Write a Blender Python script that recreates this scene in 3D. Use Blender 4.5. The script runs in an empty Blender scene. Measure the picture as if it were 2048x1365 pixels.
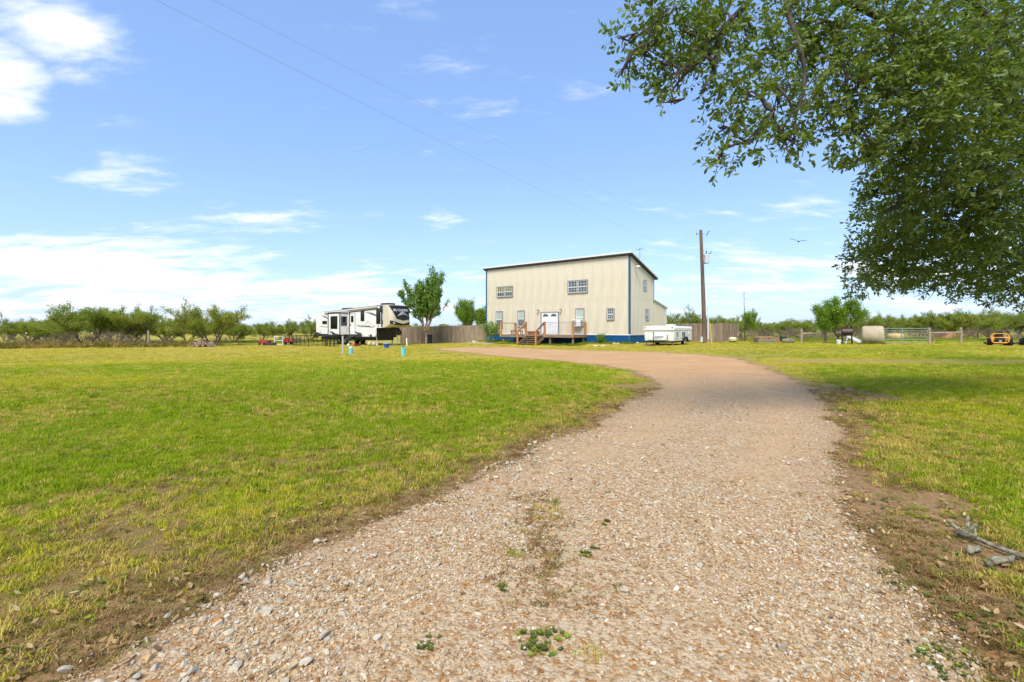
import bpy, bmesh, math, random
import numpy as np
from mathutils import Vector, Matrix, Euler
from mathutils.geometry import delaunay_2d_cdt

R = math.radians
random.seed(7)
rng = np.random.default_rng(11)
SC = bpy.context.scene
COL = SC.collection

# ------------------------------------------------------------------ camera
FPX, CX, HY, CAM_H = 915.0, 1024.0, 660.0, 1.16      # focal length in pixels of the 2048 frame, horizon row, eye height
cam_d = bpy.data.cameras.new('camera')
cam_d.sensor_width = 36.0
cam_d.lens = 36.0 * FPX / 2048.0
cam_d.shift_y = -(682.5 - HY) / 2048.0
cam_d.clip_start = 0.05
cam_d.clip_end = 6000.0
cam = bpy.data.objects.new('camera', cam_d)
cam.location = (0, 0, CAM_H)
cam.rotation_euler = (R(90), 0, 0)
COL.objects.link(cam)
SC.camera = cam

# ------------------------------------------------------------------ exposure
SC.view_settings.view_transform = 'Standard'
SC.view_settings.look = 'None'
SC.view_settings.gamma = 1.0
SC.view_settings.exposure = 0.98
SC.view_settings.use_curve_mapping = False
SC.cycles.max_bounces = 8
SC.cycles.transparent_max_bounces = 12
SC.cycles.diffuse_bounces = 3
SC.cycles.glossy_bounces = 3
SC.cycles.use_denoising = True

# ------------------------------------------------------------------ sun and sky
SUN_EL = R(52)
TO_SUN = Vector((-0.24, -0.971, 0)).normalized() * math.cos(SUN_EL) + Vector((0, 0, math.sin(SUN_EL)))
sun_d = bpy.data.lights.new('sun', 'SUN')
sun_d.energy = 2.35
sun_d.angle = R(28)
sun_d.color = (1.0, 0.93, 0.82)
sun = bpy.data.objects.new('sun', sun_d)
sun.rotation_euler = TO_SUN.to_track_quat('Z', 'Y').to_euler()
sun.location = (-10, -30, 40)
COL.objects.link(sun)

world = bpy.data.worlds.new('World')
SC.world = world
world.use_nodes = True

class NT:
    """small helper round a node tree"""
    def __init__(self, tree):
        self.t = tree; self.n = tree.nodes; self.l = tree.links
    def node(self, typ, **kw):
        nd = self.n.new(typ)
        for k, v in kw.items():
            setattr(nd, k, v)
        return nd
    def put(self, sock, v):
        if v is None: return
        if isinstance(v, bpy.types.NodeSocket): self.l.new(v, sock)
        else:
            try: sock.default_value = v
            except Exception: sock.default_value = tuple(v) + (1.0,)
    def math(self, op, a, b=None, c=None, clamp=False):
        nd = self.node('ShaderNodeMath', operation=op, use_clamp=clamp)
        for i, v in enumerate((a, b, c)): self.put(nd.inputs[i], v)
        return nd.outputs[0]
    def vmath(self, op, a, b=None, s=None):
        nd = self.node('ShaderNodeVectorMath', operation=op)
        self.put(nd.inputs[0], a)
        if b is not None: self.put(nd.inputs[1], b)
        if s is not None: self.put(nd.inputs['Scale'], s)
        return nd.outputs['Value'] if op in ('LENGTH', 'DOT_PRODUCT', 'DISTANCE') else nd.outputs['Vector']
    def ramp(self, v, a, b, lo=0.0, hi=1.0, smooth=True):
        nd = self.node('ShaderNodeMapRange', interpolation_type='SMOOTHSTEP' if smooth else 'LINEAR', clamp=True) if smooth else self.node('ShaderNodeMapRange', clamp=True)
        self.put(nd.inputs['Value'], v)
        for k, x in (('From Min', a), ('From Max', b), ('To Min', lo), ('To Max', hi)): self.put(nd.inputs[k], x)
        return nd.outputs['Result']
    def noise(self, vec, scale, detail=4.0, rough=0.55, dist=0.0, out='Fac'):
        nd = self.node('ShaderNodeTexNoise')
        if vec is not None: self.l.new(vec, nd.inputs['Vector'])
        nd.inputs['Scale'].default_value = scale; nd.inputs['Detail'].default_value = detail
        nd.inputs['Roughness'].default_value = rough; nd.inputs['Distortion'].default_value = dist
        return nd.outputs[out]
    def voronoi(self, vec, scale, feature='F1', out='Distance'):
        nd = self.node('ShaderNodeTexVoronoi', feature=feature)
        if vec is not None: self.l.new(vec, nd.inputs['Vector'])
        nd.inputs['Scale'].default_value = scale
        return nd.outputs[out]
    def mix(self, f, a, b, blend='MIX'):
        nd = self.node('ShaderNodeMix', data_type='RGBA', blend_type=blend)
        self.put(nd.inputs[0], f); self.put(nd.inputs[6], a); self.put(nd.inputs[7], b)
        return nd.outputs[2]
    def attr(self, name, typ='GEOMETRY', out='Fac'):
        nd = self.node('ShaderNodeAttribute', attribute_type=typ, attribute_name=name)
        return nd.outputs[out]
    def bump(self, h, strength, dist=0.02):
        nd = self.node('ShaderNodeBump'); self.put(nd.inputs['Height'], h)
        nd.inputs['Strength'].default_value = strength; nd.inputs['Distance'].default_value = dist
        return nd.outputs[0]

def build_sky():
    W = NT(world.node_tree); W.n.clear()
    out = W.node('ShaderNodeOutputWorld'); bg = W.node('ShaderNodeBackground')
    sky = W.node('ShaderNodeTexSky', sky_type='NISHITA')
    sky.sun_disc = False; sky.sun_elevation = SUN_EL
    sky.sun_rotation = math.atan2(TO_SUN.x, TO_SUN.y)
    sky.altitude = 50; sky.air_density = 1.0; sky.dust_density = 0.6; sky.ozone_density = 1.6
    d = W.vmath('NORMALIZE', W.node('ShaderNodeTexCoord').outputs['Generated'])
    sep = W.node('ShaderNodeSeparateXYZ'); W.l.new(d, sep.inputs[0])
    dx, dy, dz = sep.outputs
    den = W.math('MAXIMUM', W.math('ADD', dz, 0.16), 0.05)
    cmb = W.node('ShaderNodeCombineXYZ')
    W.put(cmb.inputs[0], W.math('DIVIDE', dx, den)); W.put(cmb.inputs[1], W.math('DIVIDE', dy, den))
    q = cmb.outputs[0]
    rot = W.node('ShaderNodeMapping'); rot.inputs['Rotation'].default_value = (0, 0, R(-24)); rot.inputs['Scale'].default_value = (0.75, 1.6, 1.0)
    W.l.new(q, rot.inputs['Vector'])
    n1 = W.noise(rot.outputs[0], 1.5, 9.0, 0.60, 0.35)
    n2 = W.noise(rot.outputs[0], 5.5, 7.0, 0.62, 0.25)
    n = W.math('ADD', W.math('MULTIPLY', n1, 1.1), W.math('SUBTRACT', W.math('MULTIPLY', n2, 0.55), 0.325))
    # cloud masses: direction, half extents (azimuth, height), strength
    blobs = [(95, 45, .12, .07, .92), (5, 155, .065, .08, 1.1), (205, 125, .08, .05, .5), (150, 148, .06, .03, .5), (275, 350, .14, .085, .52), (620, 455, .26, .08, .50), (880, 435, .07, .05, .5),
             (200, 560, .62, .13, 1.0), (620, 590, .60, .10, .85), (-250, 560, .5, .16, 1.0), (1450, 560, .45, .10, .62), (1800, 540, .50, .13, .62), (2250, 520, .5, .13, .6),
             (830, 50, .17, .11, .58), (1320, 490, .06, .05, .55), (590, 220, .10, .05, .45), (650, 265, .12, .05, .45), (1600, 385, .10, .05, .45)]
    B = None
    for px, py, ex, ey, s in blobs:
        c = Vector(((px - CX) / FPX, 1.0, (HY - py) / FPX)).normalized()
        df = W.vmath('MULTIPLY', W.vmath('SUBTRACT', d, tuple(c)), (1 / ex, 1 / ex, 1 / ey))
        v = W.math('MULTIPLY', W.ramp(W.vmath('LENGTH', df), 0.0, 1.25, 1.0, 0.0), s)
        B = v if B is None else W.math('MAXIMUM', B, v)
    dens = W.ramp(W.math('ADD', n, W.math('MULTIPLY', B, 0.39)), 0.61, 1.0)
    haze = W.math('POWER', W.ramp(dz, 0.0, 0.42, 1.0, 0.0, smooth=False), 2.2)
    # lighter, hazier air towards the horizon
    pale = W.mix(W.math('MULTIPLY', haze, 0.55), sky.outputs[0], (3.0, 3.7, 4.9, 1))
    lum = W.mix(0.45, pale, (1.5, 2.65, 5.2, 1))
    col = W.mix(dens, lum, (5.2, 5.3, 5.5, 1))
    W.l.new(col, bg.inputs['Color']); bg.inputs['Strength'].default_value = 0.12
    W.l.new(bg.outputs[0], out.inputs[0])
build_sky()

# ------------------------------------------------------------------ small tools
def lin(c): return c / 12.92 if c <= 0.04045 else ((c + 0.055) / 1.055) ** 2.4
def S(r, g, b): return (lin(r / 255), lin(g / 255), lin(b / 255))

def mat(name, col, rough=0.7, metal=0.0, vary=0.0, vscale=3.0, bump=0.0, bscale=30.0, spec=0.4, col2=None, stretch=None, coat=0.0):
    m = bpy.data.materials.new(name); m.use_nodes = True
    T = NT(m.node_tree); bs = T.n['Principled BSDF']
    bs.inputs['Roughness'].default_value = rough; bs.inputs['Metallic'].default_value = metal
    bs.inputs['Specular IOR Level'].default_value = spec
    if coat: bs.inputs['Coat Weight'].default_value = coat; bs.inputs['Coat Roughness'].default_value = 0.1
    co = T.node('ShaderNodeTexCoord').outputs['Object']
    if stretch:
        mp = T.node('ShaderNodeMapping'); mp.inputs['Scale'].default_value = stretch
        T.l.new(co, mp.inputs['Vector']); co = mp.outputs[0]
    if vary or col2:
        c2 = col2 or tuple(c * (1 - vary) for c in col)
        f = T.ramp(T.noise(co, vscale, 6.0, 0.6), 0.35, 0.68)
        T.l.new(T.mix(f, tuple(col) + (1,), tuple(c2) + (1,)), bs.inputs['Base Color'])
    else:
        bs.inputs['Base Color'].default_value = tuple(col) + (1,)
    if bump:
        T.l.new(T.bump(T.noise(co, bscale, 5.0, 0.6), bump, 0.01), bs.inputs['Normal'])
    return m

def leaf_mat(name, c1, c2, c3=None, trans=0.35, rough=0.5, vscale=0.8):
    """thin leaves: reflected and transmitted light, tint drifts from clump to clump and leaf to leaf"""
    m = bpy.data.materials.new(name); m.use_nodes = True
    T = NT(m.node_tree); bs = T.n['Principled BSDF']; out = T.n['Material Output']
    geo = T.node('ShaderNodeNewGeometry')
    rnd = geo.outputs['Random Per Island']
    co = T.node('ShaderNodeTexCoord').outputs['Object']
    f = T.ramp(T.noise(co, vscale, 3.0, 0.6), 0.35, 0.65)
    c = T.mix(f, tuple(c1) + (1,), tuple(c2) + (1,))
    c = T.mix(T.math('MULTIPLY', rnd, 0.55), c, tuple(c2 if c3 is None else c3) + (1,))
    T.l.new(c, bs.inputs['Base Color']); bs.inputs['Roughness'].default_value = rough
    bs.inputs['Specular IOR Level'].default_value = 0.35
    tr = T.node('ShaderNodeBsdfTranslucent')
    T.l.new(T.mix(1.0, c, (1.25, 1.35, 0.55, 1), 'MULTIPLY'), tr.inputs['Color'])
    mx = T.node('ShaderNodeMixShader'); mx.inputs[0].default_value = trans
    T.l.new(bs.outputs[0], mx.inputs[1]); T.l.new(tr.outputs[0], mx.inputs[2]); T.l.new(mx.outputs[0], out.inputs['Surface'])
    return m

def tag(o, label=None, cat=None, group=None, kind=None):
    if label: o['label'] = label
    if cat: o['category'] = cat
    if group: o['group'] = group
    if kind: o['kind'] = kind
    return o

def thing(name, label, cat, loc=(0, 0, 0), rotz=0.0, group=None, kind=None):
    o = bpy.data.objects.new(name, None); COL.objects.link(o)
    o.location = loc; o.rotation_euler = (0, 0, rotz); o.empty_display_size = 0.2
    return tag(o, label, cat, group, kind)

class MB:
    """collects shapes; build() links them as one mesh object"""
    def __init__(s): s.v = []; s.f = []; s.m = []
    def add(s, vs, fs, m=0):
        k = len(s.v); s.v.extend(tuple(p) for p in vs)
        for f in fs: s.f.append([i + k for i in f]); s.m.append(m)
        return s
    def box(s, x0, x1, y0, y1, z0, z1, m=0):
        return s.add([(x0, y0, z0), (x1, y0, z0), (x1, y1, z0), (x0, y1, z0), (x0, y0, z1), (x1, y0, z1), (x1, y1, z1), (x0, y1, z1)],
                     [(3, 2, 1, 0), (4, 5, 6, 7), (0, 1, 5, 4), (1, 2, 6, 5), (2, 3, 7, 6), (3, 0, 4, 7)], m)
    def bar(s, p, q, w, h, m=0, up=(0, 0, 1)):
        p = Vector(p); q = Vector(q); d = (q - p).normalized(); u = Vector(up)
        if abs(d.dot(u)) > 0.98: u = Vector((0, 1, 0))
        sx = d.cross(u).normalized() * (w / 2); sz = sx.cross(d).normalized() * (h / 2)
        c = [p - sx - sz, p + sx - sz, p + sx + sz, p - sx + sz, q - sx - sz, q + sx - sz, q + sx + sz, q - sx + sz]
        return s.add(c, [(0, 1, 2, 3), (7, 6, 5, 4), (4, 5, 1, 0), (5, 6, 2, 1), (6, 7, 3, 2), (7, 4, 0, 3)], m)
    def tube(s, pts, rad, n=6, m=0, cap=True):
        pts = [Vector(p) for p in pts]
        if not hasattr(rad, '__len__'): rad = [rad] * len(pts)
        k = len(s.v); ref = Vector((0.3, 0.2, 1)).normalized()
        for i, p in enumerate(pts):
            d = (pts[min(i + 1, len(pts) - 1)] - pts[max(i - 1, 0)])
            d = d.normalized() if d.length > 1e-9 else Vector((0, 0, 1))
            if abs(d.dot(ref)) > 0.97: ref = Vector((1, 0.1, 0))
            a = d.cross(ref).normalized(); b = d.cross(a)
            for j in range(n):
                t = 2 * math.pi * j / n
                s.v.append(tuple(p + (a * math.cos(t) + b * math.sin(t)) * rad[i]))
        for i in range(len(pts) - 1):
            for j in range(n):
                a0 = k + i * n + j; a1 = k + i * n + (j + 1) % n
                s.f.append([a0, a1, a1 + n, a0 + n]); s.m.append(m)
        if cap:
            s.f.append([k + j for j in range(n)][::-1]); s.m.append(m)
            e = k + (len(pts) - 1) * n
            s.f.append([e + j for j in range(n)]); s.m.append(m)
        return s
    def prism(s, poly, fn, d0, d1, m=0):
        """poly: 2D outline; fn(a, b, d) -> 3D; closed solid between depths d0 and d1"""
        n = len(poly); k = len(s.v)
        for d in (d0, d1):
            for a, b in poly: s.v.append(tuple(fn(a, b, d)))
        s.f.append([k + i for i in range(n)][::-1]); s.f.append([k + n + i for i in range(n)]); s.m += [m, m]
        for i in range(n):
            j = (i + 1) % n
            s.f.append([k + i, k + j, k + n + j, k + n + i]); s.m.append(m)
        return s
    def lathe(s, prof, n=16, c=(0, 0, 0), axis='z', m=0):
        k = len(s.v); ax = {'z': lambda r, h, t: (r * math.cos(t), r * math.sin(t), h), 'y': lambda r, h, t: (r * math.cos(t), h, r * math.sin(t)),
                            'x': lambda r, h, t: (h, r * math.cos(t), r * math.sin(t))}[axis]
        for r, h in prof:
            for j in range(n):
                p = ax(r, h, 2 * math.pi * j / n); s.v.append((p[0] + c[0], p[1] + c[1], p[2] + c[2]))
        for i in range(len(prof) - 1):
            for j in range(n):
                a0 = k + i * n + j; a1 = k + i * n + (j + 1) % n
                s.f.append([a0, a1, a1 + n, a0 + n]); s.m.append(m)
        s.f.append([k + j for j in range(n)][::-1]); s.m.append(m)
        e = k + (len(prof) - 1) * n; s.f.append([e + j for j in range(n)]); s.m.append(m)
        return s
    def mesh(s, name, mats, smooth=False):
        me = bpy.data.meshes.new(name); me.from_pydata(s.v, [], s.f)
        mats = mats if isinstance(mats, (list, tuple)) else [mats]
        for mm in mats: me.materials.append(mm)
        if len(mats) > 1: me.polygons.foreach_set('material_index', s.m)
        bm = bmesh.new(); bm.from_mesh(me); bmesh.ops.recalc_face_normals(bm, faces=bm.faces); bm.to_mesh(me); bm.free()
        if smooth: me.shade_smooth()
        me.update(); return me
    def build(s, name, mats, parent=None, loc=None, rot=None, smooth=False, label=None, bevel=0.0):
        o = bpy.data.objects.new(name, s.mesh(name, mats, smooth)); COL.objects.link(o)
        if parent is not None: o.parent = parent
        if loc: o.location = loc
        if rot: o.rotation_euler = rot
        if label: o['label'] = label
        if bevel:
            bv = o.modifiers.new('bevel', 'BEVEL'); bv.width = bevel; bv.segments = 2; bv.limit_method = 'ANGLE'
        return o

def place(name, me, parent, loc=(0, 0, 0), rot=(0, 0, 0), scale=(1, 1, 1)):
    o = bpy.data.objects.new(name, me); COL.objects.link(o)
    o.parent = parent; o.location = loc; o.rotation_euler = rot; o.scale = scale
    return o

def copy_tree(o, parent=None):
    c = o.copy(); COL.objects.link(c); c.parent = parent
    for ch in o.children: copy_tree(ch, c)
    return c

def raw_mesh(name, V, Fq, m, tri=False, smooth=False):
    """mesh straight from numpy arrays (V: n x 3, Fq: m x 3 or 4)"""
    me = bpy.data.meshes.new(name); V = np.asarray(V, dtype=np.float32); Fq = np.asarray(Fq, dtype=np.int32)
    k = Fq.shape[1]; me.vertices.add(len(V)); me.vertices.foreach_set('co', V.ravel())
    me.loops.add(Fq.size); me.loops.foreach_set('vertex_index', Fq.ravel())
    me.polygons.add(len(Fq)); me.polygons.foreach_set('loop_start', np.arange(0, Fq.size, k, dtype=np.int32))
    me.materials.append(m); me.update(calc_edges=True); me.validate()
    if smooth: me.shade_smooth()
    return me

def text_mesh(body, size, fn, m, shear=0.0, name='lettering'):
    cu = bpy.data.curves.new(name, 'FONT'); cu.body = body; cu.size = size; cu.shear = shear; cu.resolution_u = 3
    cu.align_x = 'CENTER'; cu.offset = 0.012 * size
    ob = bpy.data.objects.new(name, cu); COL.objects.link(ob)
    bpy.context.view_layer.update()
    me = bpy.data.meshes.new_from_object(ob.evaluated_get(bpy.context.evaluated_depsgraph_get()))
    bpy.data.objects.remove(ob); bpy.data.curves.remove(cu)
    for v in me.vertices: v.co = fn(v.co.x, v.co.y)
    me.materials.clear(); me.materials.append(m); return me

# value noise for placing things (numpy)
_perm = rng.integers(0, 1 << 30, 4096)
def vnoise(x, y, scale=1.0, seed=0, octaves=3):
    x = np.asarray(x, float); y = np.asarray(y, float); tot = np.zeros(np.broadcast(x, y).shape); amp = 1.0; nrm = 0
    for o in range(octaves):
        fx = x * scale * 2 ** o + 17.3 * seed; fy = y * scale * 2 ** o - 9.1 * seed
        ix = np.floor(fx).astype(int); iy = np.floor(fy).astype(int); tx = fx - ix; ty = fy - iy
        tx = tx * tx * (3 - 2 * tx); ty = ty * ty * (3 - 2 * ty)
        h = lambda a, b: _perm[(_perm[(a + seed * 131 + o * 57) & 4095] + b) & 4095] / float(1 << 30)
        tot += amp * ((h(ix, iy) * (1 - tx) + h(ix + 1, iy) * tx) * (1 - ty) + (h(ix, iy + 1) * (1 - tx) + h(ix + 1, iy + 1) * tx) * ty)
        nrm += amp; amp *= 0.5
    return tot / nrm

def sst(v, a, b):
    t = np.clip((np.asarray(v, float) - a) / (b - a), 0, 1); return t * t * (3 - 2 * t)

# ------------------------------------------------------------------ lie of the land
H_L = np.array([-2.64, 47.45]); H_A = np.array([0.78784, -0.61588]); H_B = np.array([0.61588, 0.78784]); H_ROT = math.atan2(-0.61588, 0.78784)
def ground_z(x, y):
    x = np.asarray(x, float); y = np.asarray(y, float)
    u = (x - H_L[0]) * H_A[0] + (y - H_L[1]) * H_A[1]; v = (x - H_L[0]) * H_B[0] + (y - H_L[1]) * H_B[1]
    dd = np.hypot(np.maximum(np.maximum(-u, u - 15.7), 0), np.maximum(np.maximum(-v, v - 8.5), 0))
    pad = 1 - sst(dd, 0.3, 3.0)
    z = -0.17 * sst(y, 8, 20) * (1 - sst(x, 7, 12)) * (1 - pad) - 0.2 * sst(-x, 1, 13) * sst(y, 12, 32) * (1 - pad)
    z = z + 0.05 * (vnoise(x, y, 0.25, 3, 2) - 0.5) * sst(y, 3, 10)
    return z
def gz(x, y): return float(ground_z(x, y))
def at(px, Y): x = (px - CX) / FPX * Y; return (x, Y, gz(x, Y))          # a spot on the ground, Y metres ahead
def on_ground(px, py):
    Y = CAM_H * FPX / max(py - HY, 1)
    for _ in range(12):
        x = (px - CX) / FPX * Y; Y = 0.5 * Y + 0.5 * (CAM_H - gz(x, Y)) * FPX / (py - HY)
    return ((px - CX) / FPX * Y, Y)
# ------------------------------------------------------------------ ground sheet
DRIVE_PX = [(60, 1420), (230, 1310), (400, 1215), (560, 1125), (680, 1068), (770, 1030), (880, 995), (950, 962), (1010, 928), (1060, 900), (1120, 876), (1180, 850), (1240, 815), (1290, 792), (1312, 777), (1300, 760),
            (1262, 742), (1200, 731), (1100, 721), (980, 711), (890, 702), (872, 698), (930, 695.5), (1010, 695.5), (1100, 699), (1200, 702), (1300, 704), (1400, 709), (1480, 718), (1530, 735), (1590, 757), (1630, 785), (1668, 820), (1690, 860),
            (1688, 920), (1678, 980), (1700, 1030), (1735, 1085), (1790, 1150), (1850, 1210), (1920, 1290), (1985, 1380), (2010, 1440)]
DRIVE = np.array([on_ground(*p) for p in DRIVE_PX])
DRIVE = np.vstack([DRIVE, [[1.75, 0.6], [2.2, -2.5], [-2.2, -2.5], [-1.75, 0.5]]])
def poly_sdf(x, y, P):
    x = np.asarray(x, float).ravel(); y = np.asarray(y, float).ravel(); d = np.full(x.shape, 1e9); ins = np.zeros(x.shape, bool)
    for i in range(len(P)):
        ax, ay = P[i]; bx, by = P[(i + 1) % len(P)]; ex, ey = bx - ax, by - ay
        t = np.clip(((x - ax) * ex + (y - ay) * ey) / (ex * ex + ey * ey + 1e-12), 0, 1)
        d = np.minimum(d, np.hypot(x - ax - t * ex, y - ay - t * ey))
        c = ((ay > y) != (by > y)) & (x < (bx - ax) * (y - ay) / (by - ay + 1e-12) + ax); ins ^= c
    return np.where(ins, -d, d)
def drive_sdf(x, y):
    return poly_sdf(x, y, DRIVE) + 0.30 * (vnoise(x, y, 1.6, 5, 3).ravel() - 0.5) * np.clip(np.asarray(y, float).ravel() / 4, 0.5, 2.2)
# bare patches: x, y, radius x, radius y (metres on the ground)
BARE = [on_ground(1800, 1045) + (0.55, 0.36), on_ground(1880, 1100) + (0.48, 0.30), on_ground(1745, 985) + (0.22, 0.45), on_ground(1690, 790) + (1.0, 1.0), on_ground(1650, 775) + (0.8, 0.9),
        on_ground(1300, 775) + (0.9, 0.9), 
        on_ground(1880, 722) + (7, 1.1), on_ground(1700, 722) + (4, 1.2), on_ground(1480, 712) + (4, 1.2), on_ground(1850, 1000) + (0.35, 0.3), on_ground(1950, 1210) + (0.28, 0.2), on_ground(1850, 1230) + (0.3, 0.2)]
def bare(x, y):
    x = np.asarray(x, float).ravel(); y = np.asarray(y, float).ravel(); b = np.zeros(x.shape)
    for cx, cy, rx, ry in BARE: b = np.maximum(b, 1 - sst(np.hypot((x - cx) / rx, (y - cy) / ry), 0.35, 1.25))
    return b
def lush(x, y):
    """greener, thicker grass: broad patches on the left lawn and under the oak"""
    x = np.asarray(x, float).ravel(); y = np.asarray(y, float).ravel()
    n = vnoise(x, y, 0.13, 8, 3)
    l = sst(n, 0.40, 0.66) * 0.75
    l = np.maximum(l, (1 - sst(np.hypot((x + 3.0) / 7.5, (y - 12.2) / 3.6), 0.55, 1.25)) * 1.0)
    l = np.maximum(l, (1 - sst(np.hypot((x + 1.0) / 6.0, (y - 17.0) / 4.2), 0.6, 1.2)) * 1.0)
    l = np.maximum(l, (1 - sst(np.hypot((x - 13.0) / 7.0, (y - 11.0) / 5.0), 0.6, 1.2)) * 0.8)
    l = np.where((x > 3) & (y < 8), np.maximum(l, 0.45), l)
    l = l * (1 - 0.8 * sst(y, 19, 25) * (1 - sst(x, 14, 20)))
    return np.clip(l, 0, 1)

gx = np.concatenate([-np.geomspace(3000, 32, 26), np.arange(-30, 34.01, 0.25), np.geomspace(36, 3000, 26)])
gy = np.concatenate([-np.geomspace(600, 6, 12), np.arange(-4, 10, 0.2), np.arange(10, 62, 0.35), np.geomspace(63, 4000, 26)])
XX, YY = np.meshgrid(gx, gy); nx, ny = len(gx), len(gy)
ZZ = ground_z(XX, YY)
idx = np.arange(nx * ny).reshape(ny, nx)
FQ = np.stack([idx[:-1, :-1], idx[:-1, 1:], idx[1:, 1:], idx[1:, :-1]], -1).reshape(-1, 4)

def ground_material():
    m = bpy.data.materials.new('lawn_soil'); m.use_nodes = True; T = NT(m.node_tree); bs = T.n['Principled BSDF']
    co = T.node('ShaderNodeTexCoord').outputs['Object']
    lu, dr, br, far = T.attr('lush'), T.attr('edge'), T.attr('bare'), T.attr('far')
    n_big = T.noise(co, 0.35, 4, 0.6); n_mid = T.noise(co, 2.2, 6, 0.65); n_fine = T.noise(co, 28, 5, 0.7); n_f2 = T.noise(co, 90, 4, 0.7)
    straw = T.mix(T.ramp(n_mid, 0.3, 0.7), S(186, 168, 72) + (1,), S(166, 150, 60) + (1,))
    green = T.mix(T.ramp(n_mid, 0.35, 0.65), S(138, 150, 24) + (1,), S(164, 166, 40) + (1,))
    base = T.mix(T.math('MULTIPLY', T.ramp(T.math('ADD', T.math('MULTIPLY', lu, 0.7), T.math('MULTIPLY', n_big, 0.45)), 0.16, 0.70), 1.0), straw, green)
    base = T.mix(T.ramp(n_fine, 0.38, 0.72, 0.0, 0.42), base, S(96, 84, 30) + (1,))
    soil = T.mix(T.ramp(n_fine, 0.3, 0.7), S(168, 136, 96) + (1,), S(136, 106, 70) + (1,))
    soil = T.mix(T.ramp(n_f2, 0.55, 0.75), soil, S(176, 150, 112) + (1,))
    thatch = T.mix(T.ramp(n_f2, 0.4, 0.6), S(150, 122, 78) + (1,), S(122, 100, 60) + (1,))
    near = T.math('SUBTRACT', 1.0, far)
    base = T.mix(T.math('MULTIPLY', near, 0.95), base, thatch)
    es = T.ramp(T.math('ADD', dr, T.math('MULTIPLY', T.math('SUBTRACT', n_mid, 0.5), 1.3)), 0.0, 0.5, .8, 0.0)
    bb = T.ramp(T.math('ADD', br, T.math('MULTIPLY', T.math('SUBTRACT', n_mid, 0.5), 0.9)), 0.25, 0.6)
    base = T.mix(T.math('MAXIMUM', es, T.math('MULTIPLY', bb, T.math('SUBTRACT', 1.0, T.math('MULTIPLY', far, 0.55)))), base, soil)
    T.l.new(base, bs.inputs['Base Color']); bs.inputs['Roughness'].default_value = 0.95; bs.inputs['Specular IOR Level'].default_value = 0.1
    h = T.math('ADD', T.math('MULTIPLY', n_fine, 0.7), T.math('MULTIPLY', n_f2, 0.3))
    T.l.new(T.bump(h, 0.9, 0.03), bs.inputs['Normal'])
    return m
gme = raw_mesh('ground', np.stack([XX.ravel(), YY.ravel(), ZZ.ravel()], 1), FQ, ground_material(), smooth=True)
def set_attr(me, name, vals):
    a = me.attributes.new(name, 'FLOAT', 'POINT'); a.data.foreach_set('value', np.asarray(vals, dtype=np.float32).ravel())
set_attr(gme, 'lush', lush(XX, YY)); set_attr(gme, 'edge', np.clip(drive_sdf(XX, YY), -2, 50)); set_attr(gme, 'bare', bare(XX, YY)); set_attr(gme, 'far', sst(YY.ravel(), 4.0, 14.0))
ground = bpy.data.objects.new('ground', gme); COL.objects.link(ground); tag(ground, 'mown yellow green lawn and bare soil round the house', kind='structure')

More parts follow.
